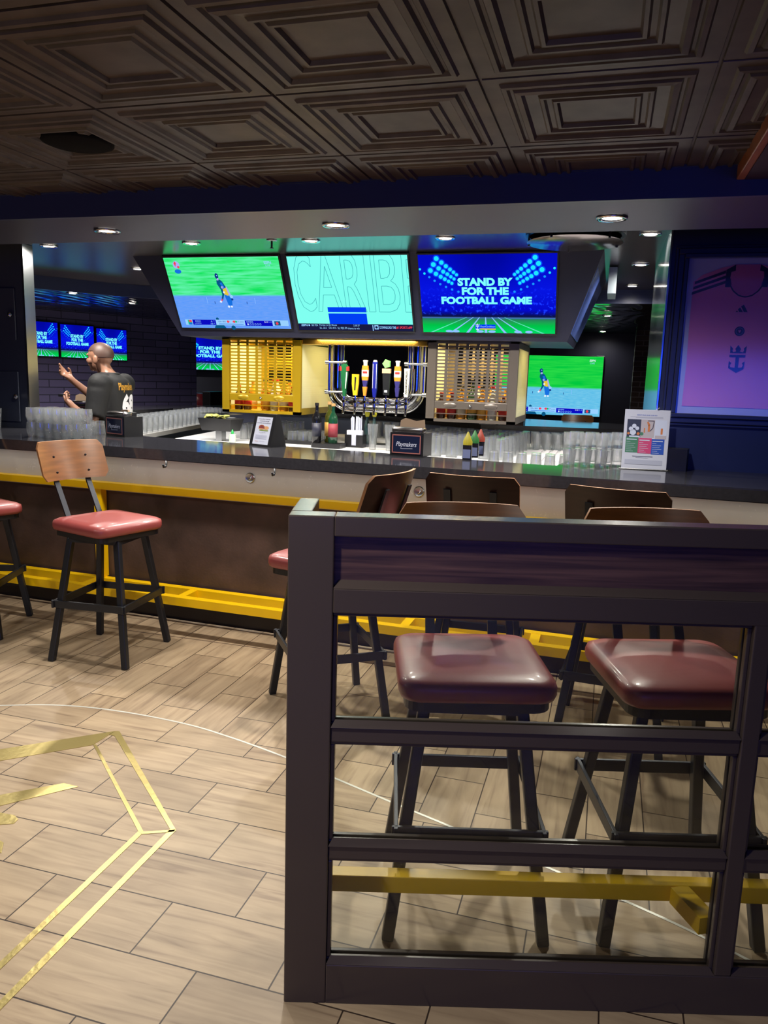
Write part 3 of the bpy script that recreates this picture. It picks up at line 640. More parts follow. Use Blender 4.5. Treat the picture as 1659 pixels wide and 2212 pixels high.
def stadium(w, h, mark=True):
    P = Pic(w, h); P.rect(0, 0, 1, 1, stadM); P.up()
    U = lambda x: (x-40)/1520; V = lambda y: 1-(y-50)/868
    for xt, xb in ((780, 780), (710, 565), (850, 1005), (640, 375), (920, 1185), (565, 140), (995, 1430)):
        P.poly([(U(xt-5), V(738)), (U(xt+5), V(738)), (U(xb+16), V(918)), (U(xb-16), V(918))][::-1], lineM if abs(xt-780) < 200 else lineG)
    for x in (350, 430, 712, 850, 1145, 1270): P.disc(U(x), V(903), 0.028, lineM, 14, 0.017)
    P.up()
    gx = [(250, 95), (305, 138), (353, 177), (398, 212), (435, 243), (468, 270), (213, 158), (270, 200), (320, 235), (365, 263), (403, 291), (438, 315), (175, 222), (236, 258), (288, 290), (333, 316), (375, 341), (411, 362)]
    for i, (x, y) in enumerate(gx):
        r = (27-1.9*(i % 6))/1520
        for xx in (x, 1578-x): P.disc(U(xx), V(y-4), r*1.5, halo, 12); 
    P.up()
    for i, (x, y) in enumerate(gx):
        r = (27-1.9*(i % 6))/1520
        for xx in (x, 1578-x): P.disc(U(xx), V(y-4), r, dotM, 14)
    for i, (x, y) in enumerate([(55, 212), (104, 258), (157, 298), (215, 338), (278, 375), (342, 406), (410, 434), (481, 459)]):
        for xx in (x, 1590-x): P.disc(U(xx), V(y-8), 0.009, dotM if i in (0, 1) else dot2, 10)
    P.up()
    for s_, a, b, c, d in (('STAND BY', 475, 1090, 388, 300), ('FOR THE', 520, 1045, 488, 400), ('FOOTBALL GAME', 280, 1300, 590, 505)): P.text(s_, U(a), V(c), U(b), V(d), cyan_t, 0.055)
    if mark:
        P.rect(U(658), V(876), U(892), V(820), sblue); P.up(); P.rect(U(714), V(878), U(892), V(864), sgold); P.text('RoyalCaribbean', U(718), V(858), U(888), V(832), slb, 0, 0.2)
        crown_anchor(P, U(686), V(849), 0.013, 0.045, swhite)
    return P
def crown_anchor(P, u, v, a, b, mt):
    """crown above an anchor; a,b = half sizes"""
    q = lambda pts: P.poly([(u+x*a, v+y*b) for x, y in pts], mt)
    q([(-1, 1), (-0.95, 0.42), (-0.8, 0.42), (-0.62, 0.5), (-0.72, 0.62), (-0.66, 0.78)][::-1]); q([(0.95, 0.42), (1.05, 1), (0.72, 0.78), (0.78, 0.62), (0.66, 0.5), (0.8, 0.42)][::-1])
    q([(-0.8, 0.42), (0.8, 0.42), (0.62, 0.5), (0.2, 0.54), (0.34, 0.76), (0.0, 1.05), (-0.34, 0.76), (-0.2, 0.54), (-0.62, 0.5)])
    q([(-1, 0.1), (0.95, 0.1), (1.0, 0.28), (-1, 0.28)]); q([(-0.2, -0.75), (0.2, -0.75), (0.2, 0.1), (-0.2, 0.1)])
    q([(-1, -0.75), (0, -1.1), (0, -0.72), (-0.75, -0.68), (-0.86, -0.5), (-0.68, -0.34), (-1, -0.2)]); q([(0, -1.1), (0.9, -0.8), (0.98, -0.2), (0.66, -0.36), (0.8, -0.5), (0.7, -0.68), (0, -0.72)])
def cricket(w, h, bg, espn):
    P = Pic(w, h); P.rect(0, 0, 1, 1, bg); P.up()
    P.rect(0.30, 0.36, 0.304, 0.45, lineM); P.rect(0.728, 0.36, 0.732, 0.44, lineM); P.rect(0.366, 0.355, 0.371, 0.39, sink); P.rect(0.653, 0.352, 0.658, 0.387, sink)
    P.disc(0.438, 0.745, 0.016, sink, 14, 0.04); P.up(); P.disc(0.441, 0.752, 0.005, slb, 8); P.disc(0.443, 0.70, 0.010, slav, 10)
    P.poly([(0.428, 0.685), (0.425, 0.64), (0.448, 0.56), (0.452, 0.49), (0.436, 0.42), (0.446, 0.405), (0.470, 0.49), (0.488, 0.52), (0.496, 0.60), (0.475, 0.675), (0.455, 0.70)], sdg)
    P.poly([(0.436, 0.43), (0.430, 0.40), (0.438, 0.39), (0.447, 0.425)], sred); P.disc(0.425, 0.387, 0.010, swhite, 8)
    P.up(); P.poly([(0.452, 0.65), (0.470, 0.66), (0.49, 0.58), (0.47, 0.57)], steel_b); P.disc(0.466, 0.59, 0.011, slav, 10); P.disc(0.488, 0.595, 0.010, sink, 10)
    P.poly([(0.466, 0.565), (0.500, 0.585), (0.512, 0.50), (0.500, 0.465), (0.472, 0.49)], sgold)
    P.poly([(0.470, 0.49), (0.506, 0.475), (0.530, 0.44), (0.522, 0.33), (0.488, 0.335), (0.480, 0.40)][::-1], steel_b)
    P.up(); P.poly([(0.496, 0.60), (0.506, 0.60), (0.528, 0.485), (0.512, 0.475)][::-1], slav); P.disc(0.472, 0.52, 0.009, swhite, 8); P.disc(0.53, 0.46, 0.014, slb, 10); P.disc(0.532, 0.42, 0.010, sink, 8); P.disc(0.488, 0.318, 0.010, swhite, 8); P.disc(0.514, 0.318, 0.009, swhite, 8)
    P.disc(0.355, 0.135, 0.014, sdg, 10); P.poly([(0.31, 0.0), (0.42, 0.0), (0.40, 0.05), (0.33, 0.06)], sdg); P.disc(0.485, 0.01, 0.02, sdg, 10)
    P.up(); P.rect(0.05, 0.045, 0.985, 0.125, slb); P.up()
    P.rect(0.075, 0.05, 0.112, 0.12, sgreen); P.rect(0.118, 0.048, 0.335, 0.125, snavy); P.rect(0.60, 0.042, 0.845, 0.12, snavy); P.rect(0.862, 0.05, 0.915, 0.112, sdg)
    P.up(); P.rect(0.085, 0.088, 0.112, 0.12, sred); P.rect(0.085, 0.05, 0.112, 0.08, steel_b); P.disc(0.886, 0.081, 0.012, sred, 12)
    P.text('BOSCH', 0.145, 0.093, 0.195, 0.115, slb); P.text('J SMITS', 0.135, 0.058, 0.195, 0.08, slb); P.text('6 *', 0.29, 0.093, 0.325, 0.115, slb); P.text('10 *', 0.285, 0.058, 0.325, 0.08, slb)
    P.text('RSA v BAN', 0.36, 0.09, 0.425, 0.112, sink); P.disc(0.447, 0.10, 0.011, sred, 10); P.disc(0.503, 0.10, 0.011, sred, 10); P.disc(0.520, 0.10, 0.009, sgreen, 10); P.text('1 1', 0.46, 0.09, 0.492, 0.112, sred); P.text('27 overs', 0.53, 0.09, 0.59, 0.11, sink); P.rect(0.36, 0.06, 0.585, 0.068, steel_b)
    P.text('NAHIDA', 0.615, 0.088, 0.675, 0.11, slb); P.text('0-0', 0.775, 0.088, 0.805, 0.11, swhite); P.text('1.1', 0.815, 0.09, 0.835, 0.108, slb)
    for k in range(6): P.disc(0.625+0.022*k, 0.065, 0.008, slb, 10)
    P.up()
    for k in range(6): P.disc(0.625+0.022*k, 0.065, 0.006, snavy if k else swhite, 10)
    if espn: P.text('ESPN', 0.875, 0.915, 0.93, 0.95, swhite, 0.02, 0.2); P.text('LIVE', 0.882, 0.875, 0.922, 0.90, slb)
    else:
        P.disc(0.105, 0.905, 0.030, slav, 16); P.disc(0.107, 0.815, 0.030, steel_b, 16, 0.03); P.text('LIVE', 0.885, 0.87, 0.925, 0.895, slb); P.text('ESPN', 0.875, 0.905, 0.935, 0.94, slb, 0.02)
        P.up(); P.poly([(0.085, 0.93), (0.10, 0.955), (0.108, 0.93), (0.095, 0.88)], sred); P.disc(0.12, 0.875, 0.010, sred, 10)
    return P
def carib(w, h):
    P = Pic(w, h); P.rect(0, 0, 1, 1, saqua); P.up()
    for s_, a, b in (('C', 0.035, 0.195), ('A', 0.205, 0.425), ('R', 0.45, 0.625), ('I', 0.645, 0.70), ('B', 0.73, 0.915), ('B', 0.95, 1.13)): P.outline(s_, a, 0.262, b, 1.04, steal, 0.0035, (0, 0, 1, 1))
    P.up(); P.rect(0.285, 0.255, 0.617, 0.325, sblue); P.rect(0.285, 0.09, 0.617, 0.238, sblue); P.rect(0, 0, 1, 0.093, sdark)
    P.up(); P.text('ESPN', 0.027, 0.055, 0.085, 0.085, slb, 0.03, 0.2); P.disc(0.098, 0.07, 0.008, slb); P.text('BIG TEN', 0.12, 0.058, 0.175, 0.084, slb); P.text('Purdue vs (2) Illinois', 0.19, 0.057, 0.345, 0.088, slb); P.text('2:30:37', 0.49, 0.06, 0.545, 0.086, slb)
    P.text('ILL -22.5', 0.19, 0.02, 0.25, 0.048, slb); P.text('O/U 47.5', 0.27, 0.02, 0.335, 0.048, slb); P.text('ILL 92% FPI chance to win', 0.35, 0.018, 0.54, 0.048, slb)
    P.rect(0.655, 0.0, 0.662, 0.08, slb); P.rect(0.672, 0.022, 0.706, 0.08, slb); P.text('DOWNLOAD THE', 0.716, 0.03, 0.855, 0.068, slb, 0.02); P.text('#1 SPORTS APP', 0.858, 0.03, 0.992, 0.068, sred, 0.02, 0.2)
    P.up(); P.disc(0.689, 0.051, 0.011, sdark)
    return P
def screen(pic, label, loc, rot, group=None, slim=0.05, bez=0.012):
    t = thing('television', label, 'screen', loc, 0, group); t.rotation_euler = rot
    hs = MB(); hs.box((-bez, 0.0005, -bez), (pic.w+bez, slim, pic.h+bez), 0.003); hs.build('casing', black, t)
    pic.build('picture', t); return t
# the three screens let into the sloped face
n_ = Vector((0, 0.585, 0.31)).normalized(); p0 = Vector((0, 5.45, 2.43))-n_*0.017
def on_face(px, py): d = ray(px, py); return O0+d*((p0-O0).dot(n_)/d.dot(n_))
tilt = math.atan2(0.31, 0.585)
for tl, tr, br, bl_, kind, lab in (
    ((355, 556), (605, 555), (625, 711), (390, 707), 'c', 'hanging screen showing a cricket batsman on green and blue, leftmost of the sloped three'),
    ((622, 553), (886, 552), (887, 716), (643, 712), 'r', 'hanging screen showing giant outlined letters on aqua, middle of the sloped three'),
    ((905, 550), (1204, 547), (1199, 720), (912, 718), 's', 'hanging screen with white words on a blue stadium, rightmost of the sloped three')):
    a, b, c, d = [on_face(*q) for q in (tl, tr, br, bl_)]
    w = ((b.x-a.x)+(c.x-d.x))/2; h = ((a-d).length+(b-c).length)/2; x0 = (a.x+d.x)/2; o = Vector((x0, (d.y+c.y)/2, (d.z+c.z)/2))
    pic = {'c': lambda: cricket(w, h, crkA, False), 'r': lambda: carib(w, h), 's': lambda: stadium(w, h)}[kind]()
    screen(pic, lab, o, (tilt, 0, 0), 'screens on the hanging housing', 0.016)

# ------------------------------------------------------------------ liquor cages
cage_lit = mk('cage_brass_lit', rgb(164, 134, 22), 0.32, 0.3)  # left cage: yellow light put into the colour of the shared brass
cage_dim = mk('cage_brass_dim', rgb(108, 100, 92), 0.32, 0.35)  # right cage: same brass, its weaker lighting put in as grey
frost = mk('ribbed_frosted_glass', rgb(206, 214, 200), 0.4)
_n = frost.node_tree; _w = _n.nodes.new('ShaderNodeTexWave'); _w.bands_direction = 'Z'; _w.inputs['Scale'].default_value = 18; _w.inputs['Distortion'].default_value = 1.0
_b = _n.nodes.new('ShaderNodeBump'); _b.inputs['Strength'].default_value = 0.4; _t = _n.nodes.new('ShaderNodeTexCoord'); _n.links.new(_t.outputs['Object'], _w.inputs[0]); _n.links.new(_w.outputs['Fac'], _b.inputs['Height']); _n.links.new(_b.outputs[0], _n.nodes['Principled BSDF'].inputs['Normal'])
_tl = _n.nodes.new('ShaderNodeBsdfTranslucent'); _tl.inputs[0].default_value = (0.8, 0.85, 0.75, 1); _ms = _n.nodes.new('ShaderNodeMixShader'); _ms.inputs[0].default_value = 0.5
_n.links.new(_n.nodes['Principled BSDF'].outputs[0], _ms.inputs[1]); _n.links.new(_tl.outputs[0], _ms.inputs[2]); _n.links.new(_ms.outputs[0], _n.nodes['Material Output'].inputs[0])
def bottle_profile(h, r, nk):
    return [(r*0.9, 0), (r, 0.006), (r, h*0.58), (r*0.85, h*0.68), (nk*1.1, h*0.78), (nk, h*0.82), (nk, h*0.95)]
LIQ = {}
def bottle(kind, loc, label, group):
    h, r, nk, glass, lab, cap = kind
    if kind in LIQ: return dup(LIQ[kind], loc, None, label, group)
    t = thing('bottle', label, 'bottle', loc, 0, group); a = MB(); a.lathe(bottle_profile(h, r, nk), 16); a.build('glass_body', glass, t, 40)
    a = MB(); a.lathe([(r*1.015, h*0.16), (r*1.015, h*0.5)], 16); a.build('paper_label', lab, t, True)
    a = MB(); a.lathe([(nk*1.25, h*0.93), (nk*1.25, h), (0.0001, h)], 12); a.build('cap', cap, t, 40)
    LIQ[kind] = t; return t
lg = lambda n_, c, r=0.08: mk(n_, c, r, 0, 0.6)
amber = lg('amber_bottle', rgb(196, 132, 30)); clearb = lg('pale_bottle', rgb(206, 206, 190)); greenb = lg('green_bottle', rgb(40, 70, 36)); brownb = lg('brown_bottle', rgb(66, 28, 20))
labs = [mk('cream_label', rgb(225, 214, 180), 0.6), mk('red_label', rgb(190, 40, 36), 0.6), mk('white_label', rgb(230, 230, 226), 0.6), mk('gold_label', rgb(214, 160, 60), 0.6)]
redcap = mk('red_cap', rgb(200, 44, 40), 0.4); goldcap = mk('gold_cap', rgb(190, 150, 60), 0.3, 0.6); blackcap = mk('black_cap', rgb(24, 22, 24), 0.4)
K = [(0.20, 0.036, 0.014, brownb, labs[1], redcap), (0.24, 0.038, 0.014, amber, labs[0], goldcap), (0.26, 0.036, 0.013, clearb, labs[2], redcap), (0.30, 0.042, 0.014, greenb, labs[3], blackcap), (0.25, 0.037, 0.014, amber, labs[3], blackcap), (0.19, 0.035, 0.014, brownb, labs[1], redcap)]
KN = ['small dark brown bottle with red cap', 'amber bottle with cream label and gold cap', 'clear pale bottle with white label', 'tall green bottle with gold label', 'gold labelled amber bottle', 'squat dark bottle with red label']
def cage(x0, x1, finish, label, seq, side, where):
    y0, y1, z0, z1 = 5.85, 6.62, 1.235, 1.842; cx = (x0+x1)/2
    t = thing('liquor_cage', label, 'liquor cabinet', (cx, (y0+y1)/2, z0)); W = x1-x0
    def part(name, boxes, mat, bev=0.0):
        mb = MB()
        for a, b in boxes: mb.box((a[0]-cx, a[1]-(y0+y1)/2, a[2]-z0), (b[0]-cx, b[1]-(y0+y1)/2, b[2]-z0), bev)
        return mb.build(name, mat, t)
    s = 0.065; zb = 1.39
    part('frame', [((x0, y, z0), (x0+s, y+0.03, z1)) for y in (y0, y1-0.03)]+[((x1-s, y, z0), (x1, y+0.03, z1)) for y in (y0, y1-0.03)]+[((x0, y0, z0), (x1, y1, z0+0.022)), ((x0, y0, z1-0.012), (x1, y1, z1)), ((x0+s, y1-0.03, z0+0.022), (x1-s, y1, z0+0.06))]+[((x, y0+0.03, z), (x+0.02, y1-0.03, z+0.03)) for x in (x0, x1-0.02) for z in (z0+0.022, z1-0.042)], finish)
    nv, nh = 7, 17; gw = (x1-x0-2*s); gz = z1-0.012-zb
    for name, y in (('front_lattice', y0+0.006), ('rear_lattice', y1-0.02)):
        bx = [((x0+s+gw*i/nv-0.011, y, zb), (x0+s+gw*i/nv+0.011, y+0.006, z1-0.012)) for i in range(nv+1)]+[((x0+s, y+0.001, zb+gz*j/nh-0.0055), (x1-s, y+0.005, zb+gz*j/nh+0.0055)) for j in range(nh+1)]
        part(name, bx, finish)
    ap = part('lock_panel', [((x0+s, y0+0.003, 1.335), (x1-s, y0+0.03, zb))], finish, 0.002)
    for fx in (0.22, 0.78):
        e = MB(); e.lathe([(0.0001, 0.003), (0.05, 0.002), (0.052, 0)], 24, Matrix.Translation((x0+s+gw*fx-cx, y0+0.003-(y0+y1)/2, 1.363-z0)) @ Matrix.Rotation(PI/2, 4, 'X') @ Matrix.Diagonal((1, 0.42, 1, 1))); e.build('oval_boss', finish, ap, True)
    e = MB(); e.lathe([(0.0001, 0.016), (0.009, 0.014), (0.011, 0)], 12, Matrix.Translation((-0.0, y0+0.003-(y0+y1)/2, 1.362-z0)) @ Matrix.Rotation(PI/2, 4, 'X')); e.build('lock', chrome, ap, True)
    part('slot_bar', [((x0+s, y0+0.004, 1.295), (x1-s, y0+0.010, 1.301))], finish)
    for nm, x in (('side_glass', x0+0.004), ('side_glass', x1-0.010)): part(nm, [((x, y0+0.034, z0+0.04), (x+0.006, y1-0.034, z1-0.04))], frost)
    ld = bpy.data.lights.new('cage_lamp', 'AREA'); ld.energy = 20; ld.shape = 'RECTANGLE'; ld.size = 0.5; ld.size_y = 0.4; ld.color = (1, 0.70, 0.26); lo = bpy.data.objects.new('cage_lamp', ld); COL.objects.link(lo); lo.location = (cx, 6.24, 1.825)
    wl_ = [' at the left end of the ', ' second from left in the ', ' third in the row of the ', ' in the middle of the ', ' fifth in the row of the ', ' sixth along in the ', ' at the right end of the ']
    for i, k in enumerate(seq):
        if k is None: continue
        bottle(K[k], (x0+s+gw*(i+0.5)/nv+random.uniform(-.006, .006), 5.95, z0+0.0225), KN[k]+wl_[i]+where, 'bottles in the liquor cages')
    wl2 = ['leftmost at the back of the ', 'left of centre at the back of the ', 'central at the back of the ', 'right of centre at the back of the ', 'rightmost at the back of the ']
    for i, k in enumerate((1, 4, 2, 4, 1)):
        bottle(K[k], (x0+s+gw*(i+0.5)/5, 6.18, z0+0.0225), KN[k]+', '+wl2[i]+where, 'bottles in the liquor cages')
cage(-3.105, -2.405, cage_lit, 'golden latticed liquor cabinet hung left of the beer taps', [0, 5, None, 4, 2, 1, 0], 1, 'golden cabinet')
cage(-1.362, -0.672, cage_dim, 'grey latticed liquor cabinet hung right of the beer taps', [0, 0, 1, 3, 4, 2, 5], 1, 'grey cabinet')

ld = bpy.data.lights.new('tap_fill_light', 'AREA'); ld.energy = 6; ld.shape = 'RECTANGLE'; ld.size = 0.8; ld.size_y = 0.1; ld.color = (1, 0.85, 0.6); lo = bpy.data.objects.new('tap_fill_light', ld); COL.objects.link(lo); lo.location = (-1.88, 5.80, 1.84)  # unseen lamp added under the housing to brighten the chrome tower
# ------------------------------------------------------------------ tap tower
tw = thing('tap_tower', 'chrome pipe beer tower with seven coloured tap handles between the cabinets', 'beer taps', (-1.78, 5.95, 1.30))
def L_(p): return (p[0]+1.78, p[1]-5.95, p[2]-1.30)
def upipe(xl, xr, zt, zb, R, y, r):
    pts = [(xl, y, zt)]+[(xl+R-R*math.cos(a), y, zb+R-R*math.sin(a)) for a in [PI/2*k/8 for k in range(9)]]+[(xr-R+R*math.sin(a), y, zb+R-R*math.cos(a)) for a in [PI/2*k/8 for k in range(9)]]+[(xr, y, zt)]
    a = MB(); a.tube([L_(p) for p in pts], r, 20); return a
upipe(-2.13, -1.47, 1.842, 1.345, 0.13, 5.97, 0.047).build('main_pipe', chrome, tw, 40)
upipe(-2.19, -1.405, 1.842, 1.29, 0.17, 5.93, 0.012).build('outer_rail', chrome, tw, 40)
upipe(-2.075, -1.525, 1.842, 1.385, 0.09, 5.93, 0.012).build('inner_rail', chrome, tw, 40)
for xc in (-2.13, -1.47):
    for z in (1.665, 1.43):
        a = MB(); a.tube([L_((xc-0.085, 5.925, z)), L_((xc+0.085, 5.925, z))], 0.009, 10); a.tube([L_((xc-0.09, 5.925, z)), L_((xc-0.06, 5.925, z))], 0.018, 12); a.tube([L_((xc+0.06, 5.925, z)), L_((xc+0.09, 5.925, z))], 0.018, 12); a.build('clamp', steel, tw, 40)
a = MB(); a.box(L_((-2.40, 5.86, 1.80)), L_((-1.37, 6.05, 1.842)), 0.004); a.build('brass_header', mk('polished_brass', rgb(230, 184, 80), 0.2, 0.9), tw)
PL = lambda n_, c: mk(n_, c, 0.35)
hg, hr, hw, hy, ho, hb, hk, hbg, hn, hs_ = PL('tap_green', rgb(22, 92, 52)), PL('tap_red', rgb(214, 50, 46)), PL('tap_white', rgb(226, 226, 216)), PL('tap_yellow', rgb(226, 186, 34)), PL('tap_orange', rgb(228, 138, 46)), PL('tap_blue', rgb(16, 26, 130)), PL('tap_black', rgb(26, 28, 32)), PL('tap_beige', rgb(216, 180, 140)), PL('tap_navy', rgb(50, 46, 110)), PL('tap_silver', rgb(176, 180, 190))
hhop = PL('tap_hop', rgb(120, 196, 110))
TX = (-2.045, -1.95, -1.87, -1.79, -1.695, -1.605, -1.53)
for i, x in enumerate(TX):
    a = MB(); y = 5.90
    a.tube([L_((x, 5.95, 1.36)), L_((x, 5.885, 1.36))], 0.016, 12); a.tube([L_((x, 5.885, 1.385)), L_((x, 5.885, 1.335)), L_((x, 5.880, 1.30)), L_((x, 5.87, 1.262))], [0.014, 0.015, 0.011, 0.009], 12); a.tube([L_((x, 5.885, 1.36)), L_((x, 5.87, 1.36))], [0.018, 0.012], 12); a.tube([L_((x, 5.885, 1.385)), L_((x, 5.885, 1.415))], 0.007, 8)
    tap = a.build('tap', chrome, tw, 40)
    H = MB(); mats = []
    def use(mt):
        if mt not in mats: mats.append(mt)
        H.cur = mats.index(mt)
    def hbox(x0, z0, x1, z1, d=0.02, bev=0.003): H.box(L_((x+x0, y-0.015-d/2, z0)), L_((x+x1, y-0.015+d/2, z1)), bev)
    def hpoly(pts, d=0.024):
        H.prism([(p[0], p[1]) for p in pts], -d/2, d/2, Matrix.Translation(L_((x, y-0.015, 0))) @ Matrix.Rotation(PI/2, 4, 'X'))
    if i == 0:
        use(hg); hpoly([(-0.006, 1.40), (0.014, 1.40), (0.03, 1.60), (0.028, 1.64), (0.01, 1.655), (-0.01, 1.655), (-0.028, 1.64), (-0.03, 1.60)]); use(hw); hpoly([(0.012, 1.46), (0.018, 1.46), (0.029, 1.59), (0.019, 1.59)], 0.028); use(hr); hpoly([(-0.034, 1.60), (-0.02, 1.60), (-0.02, 1.63), (-0.034, 1.635)], 0.028); hpoly([(0.02, 1.60), (0.036, 1.60), (0.036, 1.635), (0.02, 1.63)], 0.028)
    elif i == 1:
        use(hy); hpoly([(-0.015, 1.41), (0.015, 1.41), (0.027, 1.50), (0.027, 1.575), (-0.027, 1.575), (-0.027, 1.50)]); use(hk); hpoly([(-0.006, 1.45), (0.004, 1.45), (0.01, 1.55), (-0.004, 1.56)], 0.027)
    elif i in (2, 5):
        use(hw); hpoly([(-0.012, 1.645), (0.012, 1.645), (0.012, 1.665), (0.018, 1.685), (0.006, 1.688), (0, 1.68), (-0.006, 1.688), (-0.018, 1.685), (-0.012, 1.665)])
        hpoly([(-0.026, 1.56), (0.026, 1.56), (0.026, 1.61), (-0.026, 1.61)]); use(ho); hpoly([(-0.026, 1.61), (0.026, 1.61), (0.022, 1.645), (-0.022, 1.645)]); hpoly([(-0.022, 1.53), (0.022, 1.53), (0.026, 1.56), (-0.026, 1.56)]); use(hr); hpoly([(-0.018, 1.585), (0.018, 1.585), (0.018, 1.60), (-0.018, 1.60)], 0.028)
        use(hn); hpoly([(-0.012, 1.48), (0.012, 1.48), (0.022, 1.53), (-0.022, 1.53)]); use(ho if i == 2 else hn); hpoly([(-0.009, 1.41), (0.009, 1.41), (0.018, 1.48), (-0.018, 1.48)])
    elif i == 3:
        use(hb); hpoly([(-0.010, 1.40), (0.010, 1.40), (0.018, 1.46), (0.018, 1.675), (-0.018, 1.675), (-0.018, 1.46)]); use(hs_); hpoly([(-0.014, 1.675), (0.014, 1.675), (0.010, 1.69), (-0.010, 1.69)]); hpoly([(0.012, 1.47), (0.0165, 1.47), (0.0165, 1.66), (0.012, 1.66)], 0.027); hpoly([(-0.0165, 1.47), (-0.012, 1.47), (-0.012, 1.66), (-0.0165, 1.66)], 0.027)
    elif i == 4:
        use(hk); hpoly([(-0.022, 1.42), (0.022, 1.42), (0.030, 1.59), (-0.030, 1.59)]); use(hbg); hpoly([(-0.033, 1.59), (0.033, 1.59), (0.033, 1.625), (-0.033, 1.625)], 0.03); use(hhop); hpoly([(0.034*math.cos(2*PI*k/10)*(1 if k % 2 else 0.75), 1.662+0.036*math.sin(2*PI*k/10)*(1 if k % 2 else 0.8)) for k in range(10)], 0.03); use(hs_); hpoly([(-0.012, 1.44), (0.012, 1.44), (0.012, 1.46), (-0.012, 1.46)], 0.027)
    else:
        use(hw); hpoly([(-0.013, 1.41), (0.013, 1.41), (0.024, 1.63), (-0.02, 1.63)])
    ho_ = H.build('tap_handle', mats, tap)
    words = {6: ('STRONGBOW', hk, 1.43, 1.61, 0.014)}.get(i)
    if words:
        P = Pic(words[3]-words[2], words[4]); P.text(words[0], 0, 0, 1, 1, words[1], 0.02); lo_ = P.build('lettering', tap, L_((x-0.007, y-0.0305, words[3])), (0, PI/2, 0))
# ------------------------------------------------------------------ wall with the framed jersey, right end of the bar
jw = MB(); jw.box((0.262, 4.60, 1.10), (3.0, 4.75, 2.43)); jw.box((0.262, 4.63, 0.0), (3.0, 4.75, 1.10)); struct(jw.build('wall_right', mk('jersey_wall_blue', rgb(26, 36, 78), 0.4)))
pe = MB(); pe.box((0.250, 4.585, 1.10), (0.262, 6.3, 2.43), 0.002); struct(pe.build('trim_7', mk('polished_steel_cladding', rgb(190, 196, 205), 0.14, 1.0)))
pfr = thing('framed_jersey', 'framed pink football jersey on the blue wall at the right edge', 'framed jersey', (0, 4.60, 0))
a0, a1 = PY(1490, 558, 4.575), PY(1457, 890, 4.575)
jx0, jz0, jz1 = (a0.x+a1.x)/2, a1.z-0.005, a0.z; jx1 = jx0+0.60
def jframe(off, w, d, name, mt):
    mb = MB(); x0, x1, z0, z1 = jx0-off, jx1+off, jz0-off, jz1+off
    mb.box((x0-w, -d, z0-w), (x1+w, 0, z0), 0.004); mb.box((x0-w, -d, z1), (x1+w, 0, z1+w), 0.004); mb.box((x0-w, -d, z0), (x0, 0, z1), 0.004); mb.box((x1, -d, z0), (x1+w, 0, z1), 0.004); mb.build(name, mt, pfr)
fb_ = mk('frame_blue', rgb(34, 40, 76), 0.3)
jframe(0.0, 0.022, 0.045, 'inner_frame', fb_); jframe(0.022, 0.03, 0.03, 'outer_frame', fb_); jframe(0.052, 0.016, 0.018, 'outer_frame', fb_)
W, Hh = jx1-jx0, jz1-jz0
mat_p = mk('jersey_mount', rgb(190, 196, 226), 0.5); pink = mk('jersey_pink', rgb(226, 132, 178), 0.75, bump=(500, 0.05)); ink = mk('jersey_ink', rgb(22, 22, 40), 0.6); pinkd = mk('jersey_inner_pink', rgb(206, 112, 160), 0.8)
# jersey drawing coordinates
JU = lambda x, y: (x-(1490-(y-558)*0.0994))*0.0023/W
JV = lambda x, y: 1-(y-558)/332.0-0.0*(x)
J = Pic(W, Hh); J.rect(0, 0, 1, 1, mat_p); J.up(0.004)
def jp(pts, mt): J.poly([(JU(x, y), JV(x, y)) for x, y in pts], mt)
uc = JU(1615, 600)
def mir(pts): return [(2*uc-u, v) for u, v in pts][::-1]
body = [(JU(x, y), JV(x, y)) for x, y in ((1592, 571), (1560, 578), (1520, 592), (1500, 606), (1496, 640), (1490, 700), (1484, 780), (1478, 830), (1473, 874))]
J.poly(body+mir(body), pink); J.up(0.001)
for dy in (0, 11, 22): jp([(1503-dy*0.3, 606+dy), (1570, 583+dy*0.95), (1570, 589+dy*0.95), (1502-dy*0.3, 612+dy)], ink)
for dy in (0, 11, 22): J.poly(mir([(JU(x, y), JV(x, y)) for x, y in ((1503-dy*0.3, 606+dy), (1570, 583+dy*0.95), (1570, 589+dy*0.95), (1502-dy*0.3, 612+dy))]), ink)
col_ = [(1592, 571), (1571, 582), (1568, 618), (1578, 618), (1583, 612), (1579, 600), (1582, 586), (1591, 584)]
jp(col_, ink); J.poly(mir([(JU(x, y), JV(x, y)) for x, y in col_]), ink)
neck = [(1593, 571), (1591, 584), (1582, 586), (1579, 600), (1579, 614), (1586, 626), (1597, 635), (1608, 638)]
nk = [(JU(x, y), JV(x, y)) for x, y in neck]; J.poly(nk+mir(nk), pinkd); J.up(0.001)
J.line(nk[3:]+mir(nk[3:]), 0.007, ink)
for pts in ([(1591, 670), (1594, 666), (1597, 670)], [(1596, 664), (1601, 660), (1607, 670), (1599, 670)], [(1603, 658), (1609, 654), (1617, 670), (1609, 670)]): jp(pts[::-1], ink)
J.disc(JU(1600, 710), JV(1600, 710), 0.042, ink, 24); J.up(0.001); J.disc(JU(1600, 710), JV(1600, 710), 0.032, mk('badge_grey', rgb(96, 96, 130), 0.6), 24); J.up(0.0008); J.disc(JU(1600, 710), JV(1600, 710), 0.027, ink, 24); J.up(0.0008); hu, hv = JU(1600, 710), JV(1600, 710); J.poly([(hu, hv-0.012), (hu+0.012, hv+0.004), (hu+0.006, hv+0.010), (hu, hv+0.004), (hu-0.006, hv+0.010), (hu-0.012, hv+0.004)], pinkd)
crown_anchor(J, JU(1595, 768), JV(1595, 768), 0.066, 0.083, ink)
J.build('jersey_print', pfr, (jx0, -0.006, jz0))
